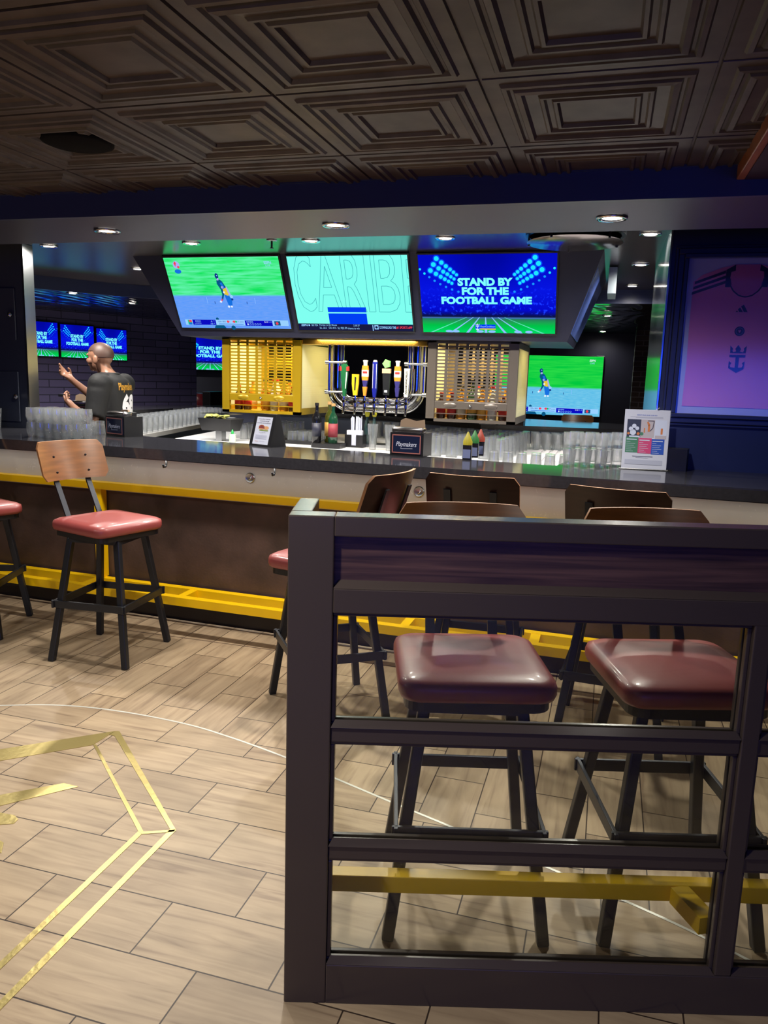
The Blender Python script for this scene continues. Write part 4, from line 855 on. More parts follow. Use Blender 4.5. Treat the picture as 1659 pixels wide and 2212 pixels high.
g = MB(); g.box((jx0, -0.034, jz0), (jx1, -0.031, jz1)); g.build('glass_cover', thin_glass('picture_glass', (0.97, 0.98, 1, 1), 0.06, 0.8, 0.13), pfr)

# ------------------------------------------------------------------ dark cabinet at the left
cbx = thing('wall_cabinet', 'tall dark cabinet with panelled doors and chrome knobs at the far left', 'cabinet', (-5.1, 5.1, 1.10))
a = MB(); a.box((-1.2, -0.27, 0), (0.93, -0.17, 1.328)); a.build('carcass', mk('cabinet_grey', rgb(78, 84, 98), 0.35), cbx)
a = MB(); a.box((0.93, -0.275, 0), (0.945, -0.17, 1.328)); a.build('edge_trim', steel, cbx)
cdoor = mk('cabinet_door', rgb(82, 88, 102), 0.32)
def cdr(zlo, zhi, xr, kx, kz):
    o = MB(); o.box((-1.1, -0.285, zlo), (xr, -0.2705, zhi), 0.004); d = o.build('door', cdoor, cbx)
    k = MB(); k.lathe([(0.008, 0), (0.008, 0.015), (0.02, 0.025), (0.02, 0.034), (0.0001, 0.042)], 14, Matrix.Translation((kx, -0.2855, kz)) @ Matrix.Rotation(PI/2, 4, 'X')); k.build('knob', chrome, d, True)
for (x, yt, yb), (kx, ky) in (((33, 622, 735), (23, 680)), ((42, 803, 911), (36, 857))):
    zt = PY(x, yt, 4.82).z-1.1; zb = max(0.012, PY(x, yb, 4.82).z-1.1); p = PY(kx, ky, 4.80); q = PY(x, (yt+yb)/2, 4.82)
    cdr(zb, zt, q.x+5.1, p.x+5.1, p.z-1.1)

# ------------------------------------------------------------------ centre island and inner worktops
isl = thing('island_worktop', 'white service worktop in the middle of the bar under the hanging cabinets', 'worktop', (-1.7, 6.4, 0))
a = MB(); a.prism([(-1.72, -1.05), (1.95, -1.05), (1.95, 0.75), (-2.0, 0.75)], 0.965, 1.0); a.build('top', white_top, isl)
a = MB(); a.prism([(-1.68, -1.0), (1.9, -1.0), (1.9, 0.7), (-1.94, 0.7)], 0.0, 0.965); a.build('base', steel, isl)
a = MB()
for k in range(12): a.box((1.17+0.06*k, -0.85, 1.0005), (1.205+0.06*k, 0.05, 1.012))
a.build('drain_mat', mk('white_drain_mat', rgb(214, 210, 214), 0.5), isl)
lw = thing('side_drainboard', 'steel drainboard running back along the left side inside the bar', 'drainboard', (-4.3, 7.2, 0))
a = MB(); a.prism([(0.42, -1.35), (0.05, 0.35), (-0.25, 1.75), (-0.62, 1.75), (-0.85, 0.2), (-0.5, -1.35)], 0.96, 1.0); a.build('top', white_top, lw)
a = MB(); a.prism([(0.38, -1.33), (0.01, 0.35), (-0.29, 1.73), (-0.60, 1.73), (-0.83, 0.2), (-0.48, -1.33)], 0.0, 0.96); a.build('base', mk('dark_steel', rgb(90, 92, 96), 0.35, 0.9), lw)
fcn = thing('far_counter', 'far side of the bar counter with dark stone top behind the island', 'bar counter', (0, 0, 0))
a = MB(); a.prism([(-5.35, 7.0), (-5.25, 8.6), (-4.9, 9.15), (-4.2, 9.4), (-2.6, 9.0), (-1.3, 8.2), (0.2, 8.45), (1.6, 8.6), (1.6, 9.4), (-1.0, 9.9), (-4.4, 10.5), (-5.3, 10.1), (-5.9, 9.2), (-6.0, 7.0)], 1.045, 1.10); a.build('countertop', quartz, fcn)
a = MB(); a.prism([(-5.40, 7.02), (-5.3, 8.65), (-4.95, 9.2), (-4.2, 9.45), (-2.6, 9.05), (-1.3, 8.25), (0.2, 8.5), (1.55, 8.65), (1.55, 9.2), (-1.0, 9.7), (-4.4, 10.3), (-5.2, 9.95), (-5.75, 9.1), (-5.8, 7.02)], 0.0, 1.045); a.build('inner_panel', mk('inner_steel', rgb(140, 148, 170), 0.3, 0.9), fcn)

# ------------------------------------------------------------------ things on the counter
script_w = mk('script_white', rgb(215, 220, 240), 0.5); copper = mk('copper_border', rgb(190, 120, 110), 0.35, 0.4); smoke = mk('smoked_steel', rgb(116, 112, 112), 0.22, 0.9)
def napkin_box(x, y, rz, label, big_napkin=False, z=1.10, sc=1.0):
    t = thing('napkin_dispenser', label, 'napkin dispenser', (x, y, z), rz, 'napkin dispensers'); t.scale = (sc, sc, sc)
    w, d, h = 0.105, 0.075, 0.165
    bm = bmesh.new(); bmesh.ops.create_cube(bm, size=1)
    for v in bm.verts: v.co = Vector((v.co.x*2*w, v.co.y*2*d, (v.co.z+0.5)*h))
    bmesh.ops.bevel(bm, geom=[e for e in bm.edges if all(v.co.z > 0.01 for v in e.verts)], offset=0.028, segments=4, affect='EDGES'); bm.verts.index_update()
    a = MB(); a.bm(bm); a.build('body', black, t, 50)
    f = MB(); f.box((-w+0.012, -d-0.006, 0.012), (w-0.012, -d+0.002, h-0.038), 0.003); fp = f.build('face_plate', mk('dispenser_navy', rgb(28, 34, 60), 0.12), t)
    P = Pic(2*w-0.03, h-0.055); u = 0.035
    for r in ((0, 0, 1, u*1.6), (0, 1-u*1.6, 1, 1), (0, 0, u, 1), (1-u, 0, 1, 1)): P.rect(*r, copper)
    P.text('Playmakers', 0.14, 0.30, 0.86, 0.62, script_w, 0.0, 0.35); P.up(); P.line([(0.3, 0.25), (0.72, 0.28)], 0.002, script_w); P.build('logo', fp, (-w+0.015, -d-0.0068, 0.016))
    c = MB(); c.box((-w+0.006, -d-0.003, h-0.034), (w-0.006, -0.0, h+0.004), 0.012); c.build('top_cover', smoke, t, 50)
    nm = MB(); pts = [(-0.075, 0), (0.085, 0), (0.08, 0.055), (0.03, 0.045), (-0.04, 0.06), (-0.07, 0.045)] if big_napkin else [(-0.05, 0), (0.05, 0), (0.04, 0.022), (-0.03, 0.018)]
    nm.add([(px, 0.0, h-0.004+pz) for px, pz in pts]+[(px*0.96, 0.016, h-0.004+pz*0.9) for px, pz in pts], [tuple(range(len(pts))), tuple(range(2*len(pts)-1, len(pts)-1, -1))]+[(i, (i+1) % len(pts), len(pts)+(i+1) % len(pts), len(pts)+i) for i in range(len(pts))]); nm.build('paper_napkin', napkin, t)
    return t
napkin_box(-3.23, 4.66, math.radians(-20), 'black napkin dispenser on the counter beside the stacked tumblers and barman')
napkin_box(-1.125, 4.50-0.02, math.radians(-6), 'black napkin dispenser with a large brown napkin sticking up, below the tap handles', True)
napkin_box(-1.02, 8.65, math.radians(0), 'far napkin dispenser on the back counter in front of the big cricket screen', True, 1.10, 1.25)
napkin_box(-4.30, 5.66, math.radians(40), 'napkin dispenser half hidden behind the barman and his lower hand', True, 1.10, 1.1)
a = MB(); a.box((-4.75, 5.45, 0), (-4.12, 5.80, 1.10), 0.004); tag(a.build('side_counter', quartz), 'short dark side counter behind the barman under the hidden napkin dispenser', 'counter')
# tent card with sandwich
def p_print(nm, c): return mk(nm, c, 0.6)
pk = p_print('print_dark', rgb(60, 56, 84)); pbun = p_print('print_bun', rgb(160, 84, 50)); pmeat = p_print('print_meat', rgb(120, 40, 44)); pfry = p_print('print_fry', rgb(206, 150, 100)); pgr = p_print('print_green', rgb(130, 150, 60)); plt = p_print('print_grey', rgb(160, 165, 190)); ppk = p_print('print_peach', rgb(206, 150, 140))
def tent(x, y, rz, label, sc=1.0, z=1.10):
    t = thing('tent_menu', label, 'menu holder', (x, y, z), rz, 'menu holders on the bar'); t.scale = (sc,)*3
    a = MB(); w, h = 0.098, 0.205; vs = [(-w, -0.07, 0), (w, -0.07, 0), (w, 0.07, 0), (-w, 0.07, 0), (-w, -0.012, h), (w, -0.012, h), (w, 0.012, h), (-w, 0.012, h)]
    a.add(vs, [(3,2,1,0),(4,5,6,7),(0,1,5,4),(1,2,6,5),(2,3,7,6),(3,0,4,7)]); a.build('stand', black, t)
    P = Pic(0.142, 0.178); P.rect(0, 0, 1, 1, paper); P.up()
    for s_, u0, u1, v in (('THE $4 SPICY CHICKEN', 0.12, 0.86, 0.91), ('SANDWICH FROM', 0.2, 0.80, 0.84), ('A SOUTHERN TAKE ON DELICIOUS', 0.06, 0.92, 0.77)): P.text(s_, u0, v-0.012, u1, v+0.022, pk, 0.02)
    P.disc(0.40, 0.635, 0.19, pbun, 18, 0.075); P.disc(0.70, 0.605, 0.17, pfry, 16, 0.065); P.up(); P.disc(0.42, 0.60, 0.2, pmeat, 16, 0.03); P.disc(0.40, 0.655, 0.13, pmeat, 14, 0.03); P.up(); P.rect(0.3, 0.49, 0.86, 0.53, pgr); P.disc(0.4, 0.56, 0.2, pfry, 14, 0.02)
    P.text('SERVED WITH FRIES', 0.3, 0.42, 0.72, 0.44, pk); P.text('$12.99', 0.42, 0.37, 0.6, 0.39, pk)
    for v in (0.32, 0.28, 0.24, 0.20): P.rect(0.12, v, 0.86, v+0.012, plt)
    P.text('Tabasco', 0.14, 0.09, 0.38, 0.13, ppk); P.text('Playmakers', 0.45, 0.08, 0.78, 0.13, plt, 0, 0.3)
    P.build('card', t, (-0.071, -0.0671, 0.013), (-math.atan2(0.058, 0.205), 0, 0)); return t
tent(-2.09, 4.54, math.radians(-22), 'black tent menu holder with a sandwich card on the counter below the golden cabinet')
tent(-1.30, 8.72, 0.05, 'far tent menu holder on the back counter beside the grey cabinet', 1.3)
# drinks sign
sg = thing('drinks_sign', 'white upright drinks sign with green pink and blue blocks on the right of the counter', 'sign', (0.205, 4.43, 1.10), math.radians(3))
a = MB(); a.bar((0, 0.0, 0.0), (0, 0.03, 0.325), 0.236, 0.003, up=Vector((0, 1, 0))); a.build('board', paper, sg)
a = MB(); a.prism([(-0.0, 0.015), (0.22, 0.01), (0.245, 0.12), (0.06, 0.14)], 0.0, 0.12); a.build('black_wedge', black, sg)  # plain black wedge standing behind the board
a = MB(); a.tube([(-0.13, -0.012, 0.003), (0.125, -0.012, 0.003), (0.15, 0.0, 0.006)], 0.003, 6); a.tube([(0.05, 0.022, 0.33), (0.06, 0.02, 0.338)], 0.004, 6); a.build('wire_clip', steel, sg)
P = Pic(0.232, 0.322); g1, g2, g3 = p_print('print_block_green', rgb(70, 130, 104)), p_print('print_block_pink', rgb(204, 70, 124)), p_print('print_block_blue', rgb(34, 82, 186)); pd = p_print('print_photo_dark', rgb(44, 54, 84)); pg = p_print('print_photo_grey', rgb(186, 180, 190)); pl = p_print('print_photo_light', rgb(206, 216, 240)); por = p_print('print_photo_orange', rgb(206, 124, 70))
P.rect(0, 0, 1, 1, paper); P.up(); P.text('MAKE IT SOUR CRAVE YOUR WAY', 0.27, 0.905, 0.72, 0.925, g3, 0.02); P.rect(0.12, 0.88, 0.85, 0.887, plt); P.rect(0.24, 0.865, 0.86, 0.871, plt)
P.rect(0.06, 0.54, 0.37, 0.84, pd); P.rect(0.37, 0.54, 0.68, 0.84, pg); P.rect(0.68, 0.52, 0.95, 0.84, pl); P.up()
for u, v, r in ((0.15, 0.68, 0.05), (0.22, 0.73, 0.05), (0.29, 0.69, 0.045), (0.2, 0.62, 0.07), (0.1, 0.60, 0.03)): P.disc(u, v, r, pl if r > 0.04 else por, 10)
P.disc(0.32, 0.6, 0.035, por, 8); P.rect(0.12, 0.54, 0.36, 0.565, pl); P.rect(0.53, 0.64, 0.575, 0.76, por); P.poly([(0.50, 0.8), (0.54, 0.72), (0.575, 0.76), (0.53, 0.81)], por); P.rect(0.44, 0.62, 0.465, 0.70, por); P.disc(0.4, 0.60, 0.04, g1, 10); P.line([(0.52, 0.82), (0.66, 0.82), (0.64, 0.70), (0.58, 0.65)], 0.004, pk); P.rect(0.82, 0.60, 0.865, 0.70, por); P.rect(0.7, 0.52, 0.95, 0.58, pg)
P.rect(0.05, 0.28, 0.335, 0.54, g1); P.rect(0.335, 0.27, 0.635, 0.53, g2); P.rect(0.635, 0.26, 0.92, 0.52, g3); P.up()
for i, (u, mtl) in enumerate(((0.07, pl), (0.36, pl), (0.655, pl))):
    P.rect(u, 0.495-0.01*i, u+0.23, 0.510-0.01*i, mtl)
    for k, wv in enumerate((0.09, 0.2, 0.17, 0.21, 0.12, 0.16)): P.rect(u, 0.46-0.032*k-0.01*i, u+wv, 0.465-0.032*k-0.01*i, mtl)
P.rect(0.22, 0.215, 0.68, 0.222, pk); P.rect(0.3, 0.195, 0.58, 0.2, plt); P.rect(0.06, 0.08, 0.9, 0.16, p_print('print_band', rgb(180, 186, 208)))
P.build('printed_face', sg, (-0.116, -0.0025, 0.002), (-math.atan2(0.03, 0.325), 0, 0))
# squeeze bottles
for i, (px, py, cn, c) in enumerate(((1010, 992, 'yellow', rgb(170, 158, 44)), (1023, 988, 'green', rgb(50, 120, 60)), (1034, 985, 'red', rgb(160, 66, 52)))):
    p = PZ(px, py, 1.10); t = thing('sauce_bottle', 'small black sauce bottle with pointed %s cap on the counter edge' % cn, 'sauce bottle', (p.x, p.y+0.03*i-0.02, 1.10), 0, 'sauce bottles')
    a = MB(); a.prism(rrect(0.052, 0.045, 0.012), 0, 0.085); a.build('body', mk('sauce_black', rgb(26, 26, 34), 0.25), t)
    lb = MB(); lb.box((-0.022, -0.0245, 0.01), (0.022, -0.0232, 0.06)); lb.build('label_sticker', mk('sauce_label', rgb(110, 120, 160), 0.5), t)
    a = MB(); a.lathe([(0.027, 0.085), (0.028, 0.105), (0.012, 0.14), (0.004, 0.16), (0.0001, 0.161)], 10); a.build('cap', mk('cap_'+cn, c, 0.4), t, 30)
# ------------------------------------------------------------------ drinking glasses
def gmesh(r0, r1, h, base=0.012, n=14, belly=0.0):
    a = MB(); t = 0.002
    out = [(r0, 0), (r0+(r1-r0)*0.35+belly, h*0.35), (r0+(r1-r0)*0.7+belly*0.6, h*0.7), (r1, h)]
    inn = [(r1-t, h), (r0+(r1-r0)*0.7+belly*0.6-t, h*0.7), (r0+(r1-r0)*0.35+belly-t, h*0.35), (r0-t*1.5, base), (0.0001, base)]
    a.lathe([(0.0001, 0)]+out+inn, n); o = a.build('glass_mesh', barglass, None, 40); me = o.data; bpy.data.objects.remove(o); return me
M_tumb = gmesh(0.031, 0.038, 0.092, 0.020); M_pint = gmesh(0.030, 0.042, 0.150, 0.012); M_high = gmesh(0.032, 0.036, 0.135, 0.014); M_tulip = gmesh(0.026, 0.035, 0.095, 0.012, 14, 0.008)
M_pils = gmesh(0.026, 0.042, 0.20, 0.02); M_low = gmesh(0.038, 0.044, 0.075, 0.014)
def glass(me, x, y, z, label, group, inv=False, cat='glass', h=0.0):
    o = bpy.data.objects.new('drinking_glass', me); COL.objects.link(o); o.location = (x, y, z+(h if inv else 0))
    o.rotation_euler = (PI if inv else 0, 0, random.uniform(0, 6)); tag(o, label, cat, group); return o
for i in range(6):
    for j in range(3):
        for k in range(2):
            x = -3.665+0.083*i+0.012*j; y = 4.27+0.086*j-0.02*i
            if x > -3.28: continue
            glass(M_tulip, x, y, 1.1004+0.0955*k, 'clear tumbler in the '+('upper' if k else 'lower')+' tier of the stacks at the counter left end', 'stacked tumblers at left, '+('upper' if k else 'lower')+' tier')
for i in range(3):
    for j in range(2):
        glass(M_tumb, -3.62+0.085*i, 4.60+0.09*j, 1.1004, 'loose clear tumbler between the stacked glasses and the napkin dispenser', 'loose tumblers at left', True, h=0.092)
for i in range(4):
    for j in range(2 if i < 3 else 1):
        for k in range(2):
            glass(M_tumb, -0.195+0.086*i+0.03*j, 4.43+0.085*j if i < 3 else 4.60, 1.1004+0.0945*k, 'clear tumbler in the '+('upper' if k else 'lower')+' tier of the glasses beside the drinks sign', 'tumblers beside the drinks sign, '+('upper' if k else 'lower')+' tier')
shelf = MB(); shelf.box((-2.8, 4.70, 0.9), (0.2, 5.0, 0.98)); tag(shelf.build('inner_worktop', steel), 'steel worktop behind the front counter under its back edge', 'worktop')
for i in range(6): glass(M_pint, -0.66+0.085*i, 4.735+0.02*(i % 2), 0.9804, 'clear glass whose rim just rises above the back edge of the counter', 'glass rims behind the counter edge', True, h=0.15)
for i in range(7):
    for j in range(8):
        glass(M_pint, -1.43+0.118*i+0.01*j, 5.50+0.15*j, 1.0005, 'clear pint glass standing upside down in the rows below the grey cabinet', 'upturned pint glasses below the grey cabinet', True, h=0.15)
for i in range(4):
    for j in range(3): glass(M_high, -0.56+0.085*i-0.02*j, 6.55+0.12*j, 1.0005, 'tall clear glass at the back corner of the island right of the pint rows', 'tall glasses at the island corner')
for i in range(4):
    for j in range(6): glass(M_high, -2.99+0.085*i, 6.02+0.13*j, 1.0005, 'clear highball glass on the island behind the tent menu', 'highballs behind the tent menu', True, h=0.135)
for i in range(3):
    for j in range(3): glass(M_low, -2.49+0.092*i, 5.90+0.10*j, 1.0275, 'low clear glass in the cluster on the dark tray left of the wine bottles', 'low glasses on the dark tray', True, h=0.075)
for i in range(6): glass(M_pint, -2.16+0.088*i, 6.95, 1.0005, 'clear glass in the single row at the back of the island under the taps', 'glass row under the taps')
glass(M_pils, PY(808, 930, 5.75).x, 5.72, 1.0005, 'tall empty pilsner glass left of the big napkin dispenser', None)
glass(M_pils, PY(842, 930, 5.70).x, 5.70, 1.0005, 'tall empty pilsner glass partly hidden by the big napkin dispenser', None)
for j in range(20):
    for i in range(4):
        y = 6.02+0.135*j; xe = -3.93+(6.0-y)*0.215-0.01
        glass(M_high, xe-0.10*i-0.03, y, 1.0005, 'clear glass standing in the long rows on the left drainboard', 'glasses on the left drainboard')
for i in range(2): glass(M_pint, -4.28-0.09*i, 4.62, 1.1004, 'clear glass in front of the dark cabinet at the far left', 'glasses in front of the cabinet')

# ------------------------------------------------------------------ bar tools on the island
tr = MB(); tr.prism(rrect(0.42, 0.34, 0.05), 0, 0.026); tag(tr.build('serving_tray', black, loc=(-2.40, 5.99, 1.0005)), 'black tray under the clustered low glasses', 'tray')
cad = MB(); cad.prism(rrect(0.24, 0.19, 0.03), 0, 0.035); tag(cad.build('bottle_tray', black, loc=(PY(707, 930, 5.72).x+0.02, 5.70, 1.0005)), 'black bottle tray holding the three wine bottles', 'tray')
wine = [((0.31, 0.037, 0.013, lg('dark_wine_bottle', rgb(16, 16, 20)), mk('black_label', rgb(30, 32, 50), 0.5), blackcap), 'black wine bottle, leftmost of the three before the taps'), ((0.32, 0.037, 0.013, lg('olive_wine_bottle', rgb(60, 64, 20)), mk('tan_label', rgb(196, 150, 70), 0.6), mk('wine_cap_tan', rgb(180, 140, 90), 0.4)), 'olive wine bottle with tan label, middle of the three before the taps'), ((0.31, 0.037, 0.013, lg('green_wine_bottle', rgb(20, 60, 40)), mk('crimson_label', rgb(124, 34, 48), 0.6), mk('wine_cap_tan', rgb(180, 140, 90), 0.4)), 'green wine bottle with crimson label, rightmost of the three before the taps')]
for i, (kd, lab) in enumerate(wine):
    p = PY((691, 707, 719)[i], 930, 5.72); bottle(kd, (p.x+(-0.012, 0, 0.012)[i], (5.68, 5.765, 5.69)[i], 1.0357), lab, 'wine bottles')
sc_ = thing('straw_caddy', 'black caddy with white napkins and a bundle of straws under the taps', 'bar caddy', (PY(768, 920, 5.85).x, 5.86, 1.0005))
a = MB(); a.box((-0.075, -0.05, 0), (0.075, 0.05, 0.012)); a.box((-0.075, -0.05, 0.012), (-0.069, 0.05, 0.10)); a.box((0.069, -0.05, 0.012), (0.075, 0.05, 0.10)); a.box((-0.069, 0.044, 0.012), (0.069, 0.05, 0.10)); a.box((-0.069, -0.05, 0.012), (-0.02, -0.044, 0.10)); a.box((0.02, -0.05, 0.012), (0.069, -0.044, 0.10)); a.build('holder', black, sc_)
a = MB(); a.box((-0.064, -0.04, 0.013), (0.064, 0.0, 0.135), 0.004); a.build('napkin_stack', paper, sc_)
a = MB()
for k in range(22): x = -0.045+0.09*random.random(); y = 0.012+0.025*random.random(); a.tube([(x, y, 0.02), (x*1.15+random.uniform(-.006, .006), y, 0.235+random.uniform(-.01, .01))], 0.0035, 6)
st_ = a.build('straws', paper, sc_); st_['kind'] = 'stuff'
p = PY(795, 890, 5.9)
for i, (dx, dz, c) in enumerate(((-0.03, 0.0, (206, 200, 30)), (0.03, 0.0, (220, 210, 50)))):
    t = thing('pour_bottle', 'small bottle with yellow pourer '+('left' if i == 0 else 'right')+' behind the pilsner glasses', 'bottle', (p.x+dx, 5.98, 1.0005), 0, 'pourer bottles')
    a = MB(); a.lathe(bottle_profile(0.26, 0.026, 0.012), 12); a.build('body', lg('teal_bottle', rgb(40, 60, 60)), t, 40)
    a = MB(); a.lathe([(0.014, 0.24), (0.022, 0.262), (0.02, 0.285), (0.0001, 0.29)], 10); a.build('pourer', mk('pourer_yellow_%d' % i, rgb(*c), 0.4), t, 40)
# drip tray under the taps
dt = MB(); dt.prism(rrect(0.5, 0.18, 0.02), 0, 0.022); tag(dt.build('drip_tray', steel, loc=(-1.74, 6.0, 1.0005)), 'long steel drip tray below the row of taps', 'drip tray')
# garnish box
gp = PY(500, 915, 5.9)
gb = thing('garnish_box', 'black condiment box with lemon slices under a clear lid, left of the golden cabinet', 'garnish box', (gp.x-0.02, 5.75, 1.085), math.radians(-8))
a = MB(); vs = [(-0.14, -0.07, 0), (0.14, -0.07, 0), (0.14, 0.07, 0), (-0.14, 0.07, 0), (-0.165, -0.09, 0.10), (0.165, -0.09, 0.10), (0.165, 0.09, 0.10), (-0.165, 0.09, 0.10)]; a.add(vs, [(3,2,1,0),(4,5,6,7),(0,1,5,4),(1,2,6,5),(2,3,7,6),(3,0,4,7)]); a.build('box_body', black, gb)
a = MB(); a.box((-0.03, -0.03, -0.0845), (0.03, 0.03, 0.0)); a.build('foot', steel, gb)
a = MB()
for k in range(26):
    M_ = Matrix.Translation((random.uniform(-.12, .08), random.uniform(-.06, .05), 0.103+random.uniform(0, .02))) @ Matrix.Rotation(random.uniform(-.5, .5), 4, 'X') @ Matrix.Rotation(random.uniform(-.5, .5), 4, 'Y'); a.lathe([(0.0001, 0), (0.022, 0), (0.022, 0.006), (0.0001, 0.006)], 10, M_)
so_ = a.build('lemon_slices', mk('lemon', rgb(206, 206, 120), 0.5, vary=(12, 0.2, (1, 1, 1))), gb); so_['kind'] = 'stuff'
a = MB(); a.box((-0.16, -0.085, 0.135), (0.16, 0.085, 0.139)); a.build('clear_lid', pane_m, gb)
gt = thing('squeeze_bottle', 'clear squeeze bottle with green tip beside the sink recess', 'bottle', (PY(506, 945, 5.55).x, 5.52, 1.0005))
a = MB(); a.lathe([(0.025, 0), (0.027, 0.06), (0.024, 0.075), (0.012, 0.08)], 12); a.build('body', mk('milky_plastic', rgb(190, 205, 190), 0.4), gt, 40)
a = MB(); a.lathe([(0.013, 0.08), (0.010, 0.095), (0.003, 0.115), (0.0001, 0.116)], 10); a.build('tip', mk('tip_green', rgb(30, 170, 80), 0.4), gt, True)

# ------------------------------------------------------------------ far background
W0 = Pic
def far_screen(px_l, px_r, py_t, py_b, y, label, w=None):
    a = PY(px_l, py_t, y); b = PY(px_r, py_t, y); c = PY(px_l, py_b, y); return a, b, c
a, b, c = far_screen(1072, 1305, 766, 891, 12.13, '')
wR = b.x-a.x; hR = a.z-c.z
screen(cricket(wR, hR, crkB, True), 'large wall screen showing a cricket batsman on bright green, right of the grey cabinet', (a.x, 12.12, c.z), (0, 0, 0), None, 0.06)
a, b, c = far_screen(393, 520, 727, 797, 12.13, '')
screen(stadium(b.x-a.x, a.z-c.z, False), 'wall screen with white words cut off by the golden cabinet', (a.x, 12.12, c.z), (0, 0, 0), 'far screens with white words', 0.06)
def on_wall(px, py, off=0.0):
    d = ray(px, py); o = WQ-O0+WN*off; return O0+d*((o.dot(WN))/d.dot(WN))
prev = None
for i, (xl, xr, yt, yb, lab) in enumerate(((50, 128.5, 692, 767, 'leftmost'), (130, 206.5, 700, 771, 'middle'), (208, 277, 709, 776, 'rightmost'))):
    A, B, Cc = on_wall(xl, yt), on_wall(xr, (yt+8)), on_wall(xl, yb)
    w = (Vector((B.x, B.y, 0))-Vector((A.x, A.y, 0))).length; h = A.z-Cc.z
    lab2 = 'far blue screen, %s of the three in a row behind the barman' % lab
    if prev is None:
        prev = screen(stadium(w-0.03, h, False), lab2, (A.x, A.y, Cc.z), (0, 0, angw), 'far screens with white words', 0.05); w00 = w; h00 = h
    else:
        q = dup(prev, (A.x, A.y, Cc.z), angw, lab2); q.scale = (w/w00, 1, h/h00)
# door, booth, chairs
dr = MB(); dr.box((-0.5, -0.02, 0), (0.5, 0.03, 2.05), 0.004); 
dp = PY(318, 850, 12.15); d = struct(dr.build('door_1', mk('door_dark', rgb(22, 22, 32), 0.45), loc=(dp.x, 12.15, 0)))
for sx in (-0.56, 0.5): 
    a = MB(); a.box((sx, -0.05, 0), (sx+0.06, 0.03, 2.1)); a.build('door_frame', mk('door_frame_dark', rgb(16, 16, 24), 0.4), d)
a = MB(); a.box((-0.16, -0.03, 1.62), (0.14, -0.021, 1.70)); a.build('door_plate', mk('plate_grey', rgb(130, 130, 150), 0.4), d)
bo = PY(368, 860, 11.0)
bt = thing('booth_bench', 'dark booth seat with tufted red leather back beyond the far counter', 'booth', (bo.x, 11.3, 0))
a = MB(); a.box((-1.15, -0.25, 0), (0.62, 0.45, 0.45), 0.02); a.box((-1.2, 0.1, 0.45), (0.66, 0.45, 1.22), 0.02); a.box((0.56, -0.28, 0.0), (0.70, 0.5, 1.26), 0.01); a.build('bench_body', black, bt)
tf = MB(); nx, nz = 44, 18
vs = []; fs = []
for i in range(nx+1):
    for j in range(nz+1):
        u = i/nx; v = j/nz; s_ = abs(math.sin(PI*(u*6+v*2)))*abs(math.sin(PI*(u*6-v*2))); vs.append((-1.1+1.62*u, 0.095-0.05*s_, 0.55+0.66*v))
for i in range(nx):
    for j in range(nz): k = i*(nz+1)+j; fs.append((k, k+nz+1, k+nz+2, k+1))
tf.add(vs, fs); tf.build('tufted_back', mk('oxblood_leather', rgb(140, 44, 50), 0.35), bt, True)
def far_chair(px, py, y, rz, label):
    p = PY(px, py, y); r = dup(stool0, (p.x, y, 0), rz, label, 'stools on the far side of the bar')
    for c in r.children:
        if c.name.split('.')[0] in SEATP: c.rotation_euler = (0, 0, 0)
    return r
far_chair(105, 872, 9.2, math.radians(190)-PI+PI*0.0, 'wooden backed stool beyond the counter behind the stacked tumblers')
far_chair(1245, 910, 10.15, math.radians(0), 'wooden backed stool beyond the back counter below the large cricket screen')

# ------------------------------------------------------------------ barman
def skin_mesh(name, verts, edges, radii, root, sub=2):
    me = bpy.data.meshes.new(name); me.from_pydata(verts, edges, []); o = bpy.data.objects.new(name, me); COL.objects.link(o)
    o.modifiers.new('s', 'SKIN'); o.modifiers['s'].use_smooth_shade = True
    for i, r in enumerate(radii):
        sv = me.skin_vertices[0].data[i]; sv.radius = r if isinstance(r, tuple) else (r, r); sv.use_root = (i == root)
    sb_ = o.modifiers.new('b', 'SUBSURF'); sb_.levels = sub; sb_.render_levels = sub
    bpy.context.view_layer.update(); dg = bpy.context.evaluated_depsgraph_get(); e = o.evaluated_get(dg); m2 = bpy.data.meshes.new_from_object(e)
    bpy.data.objects.remove(o); bpy.data.meshes.remove(me); return m2
class Sk:
    def __init__(s): s.v = []; s.e = []; s.r = []
    def add(s, p, r, par=None):
        s.v.append(tuple(p)); s.r.append(r); i = len(s.v)-1
        if par is not None: s.e.append((par, i))
        return i
    def chain(s, par, pts):
        for p, r in pts: par = s.add(p, r, par)
        return par
# own frame: facing +X', left side +Y'; later rotated so that he looks left and slightly away
# coordinates below: x forward, y to his left, z up
def hand(sk, par, wrist, dirf, pal, side, curl, scale=1.0):
    """fingers as separate skinned chains rooted in the palm"""
    f = Vector(dirf).normalized(); pn = Vector(pal).normalized(); sd = f.cross(pn)*side
    w = Vector(wrist); pm = sk.add(w+f*0.045, (0.030, 0.018), par)
    for k, (o_, L) in enumerate(((0.030, 0.070), (0.010, 0.080), (-0.010, 0.075), (-0.028, 0.058))):
        b0 = w+f*0.085+sd*o_; c = curl[k]; d1 = (f*math.cos(c)+pn*math.sin(c)); d2 = (f*math.cos(2*c)+pn*math.sin(2*c))
        sk.chain(pm, [(b0, 0.0105), (b0+d1*L*0.55, 0.0092), (b0+d1*L*0.55+d2*L*0.5, 0.0075)])
    t0 = w+f*0.03+sd*0.034; t1 = t0+(sd*0.6+f*0.6+pn*0.5).normalized()*0.035; sk.chain(pm, [(t0, 0.012), (t1, 0.011), (t1+(f*0.8+pn*0.6-sd*0.1).normalized()*0.035, 0.009)])
sk = Sk()
pel = sk.add((0, 0, 0.98), (0.15, 0.11))
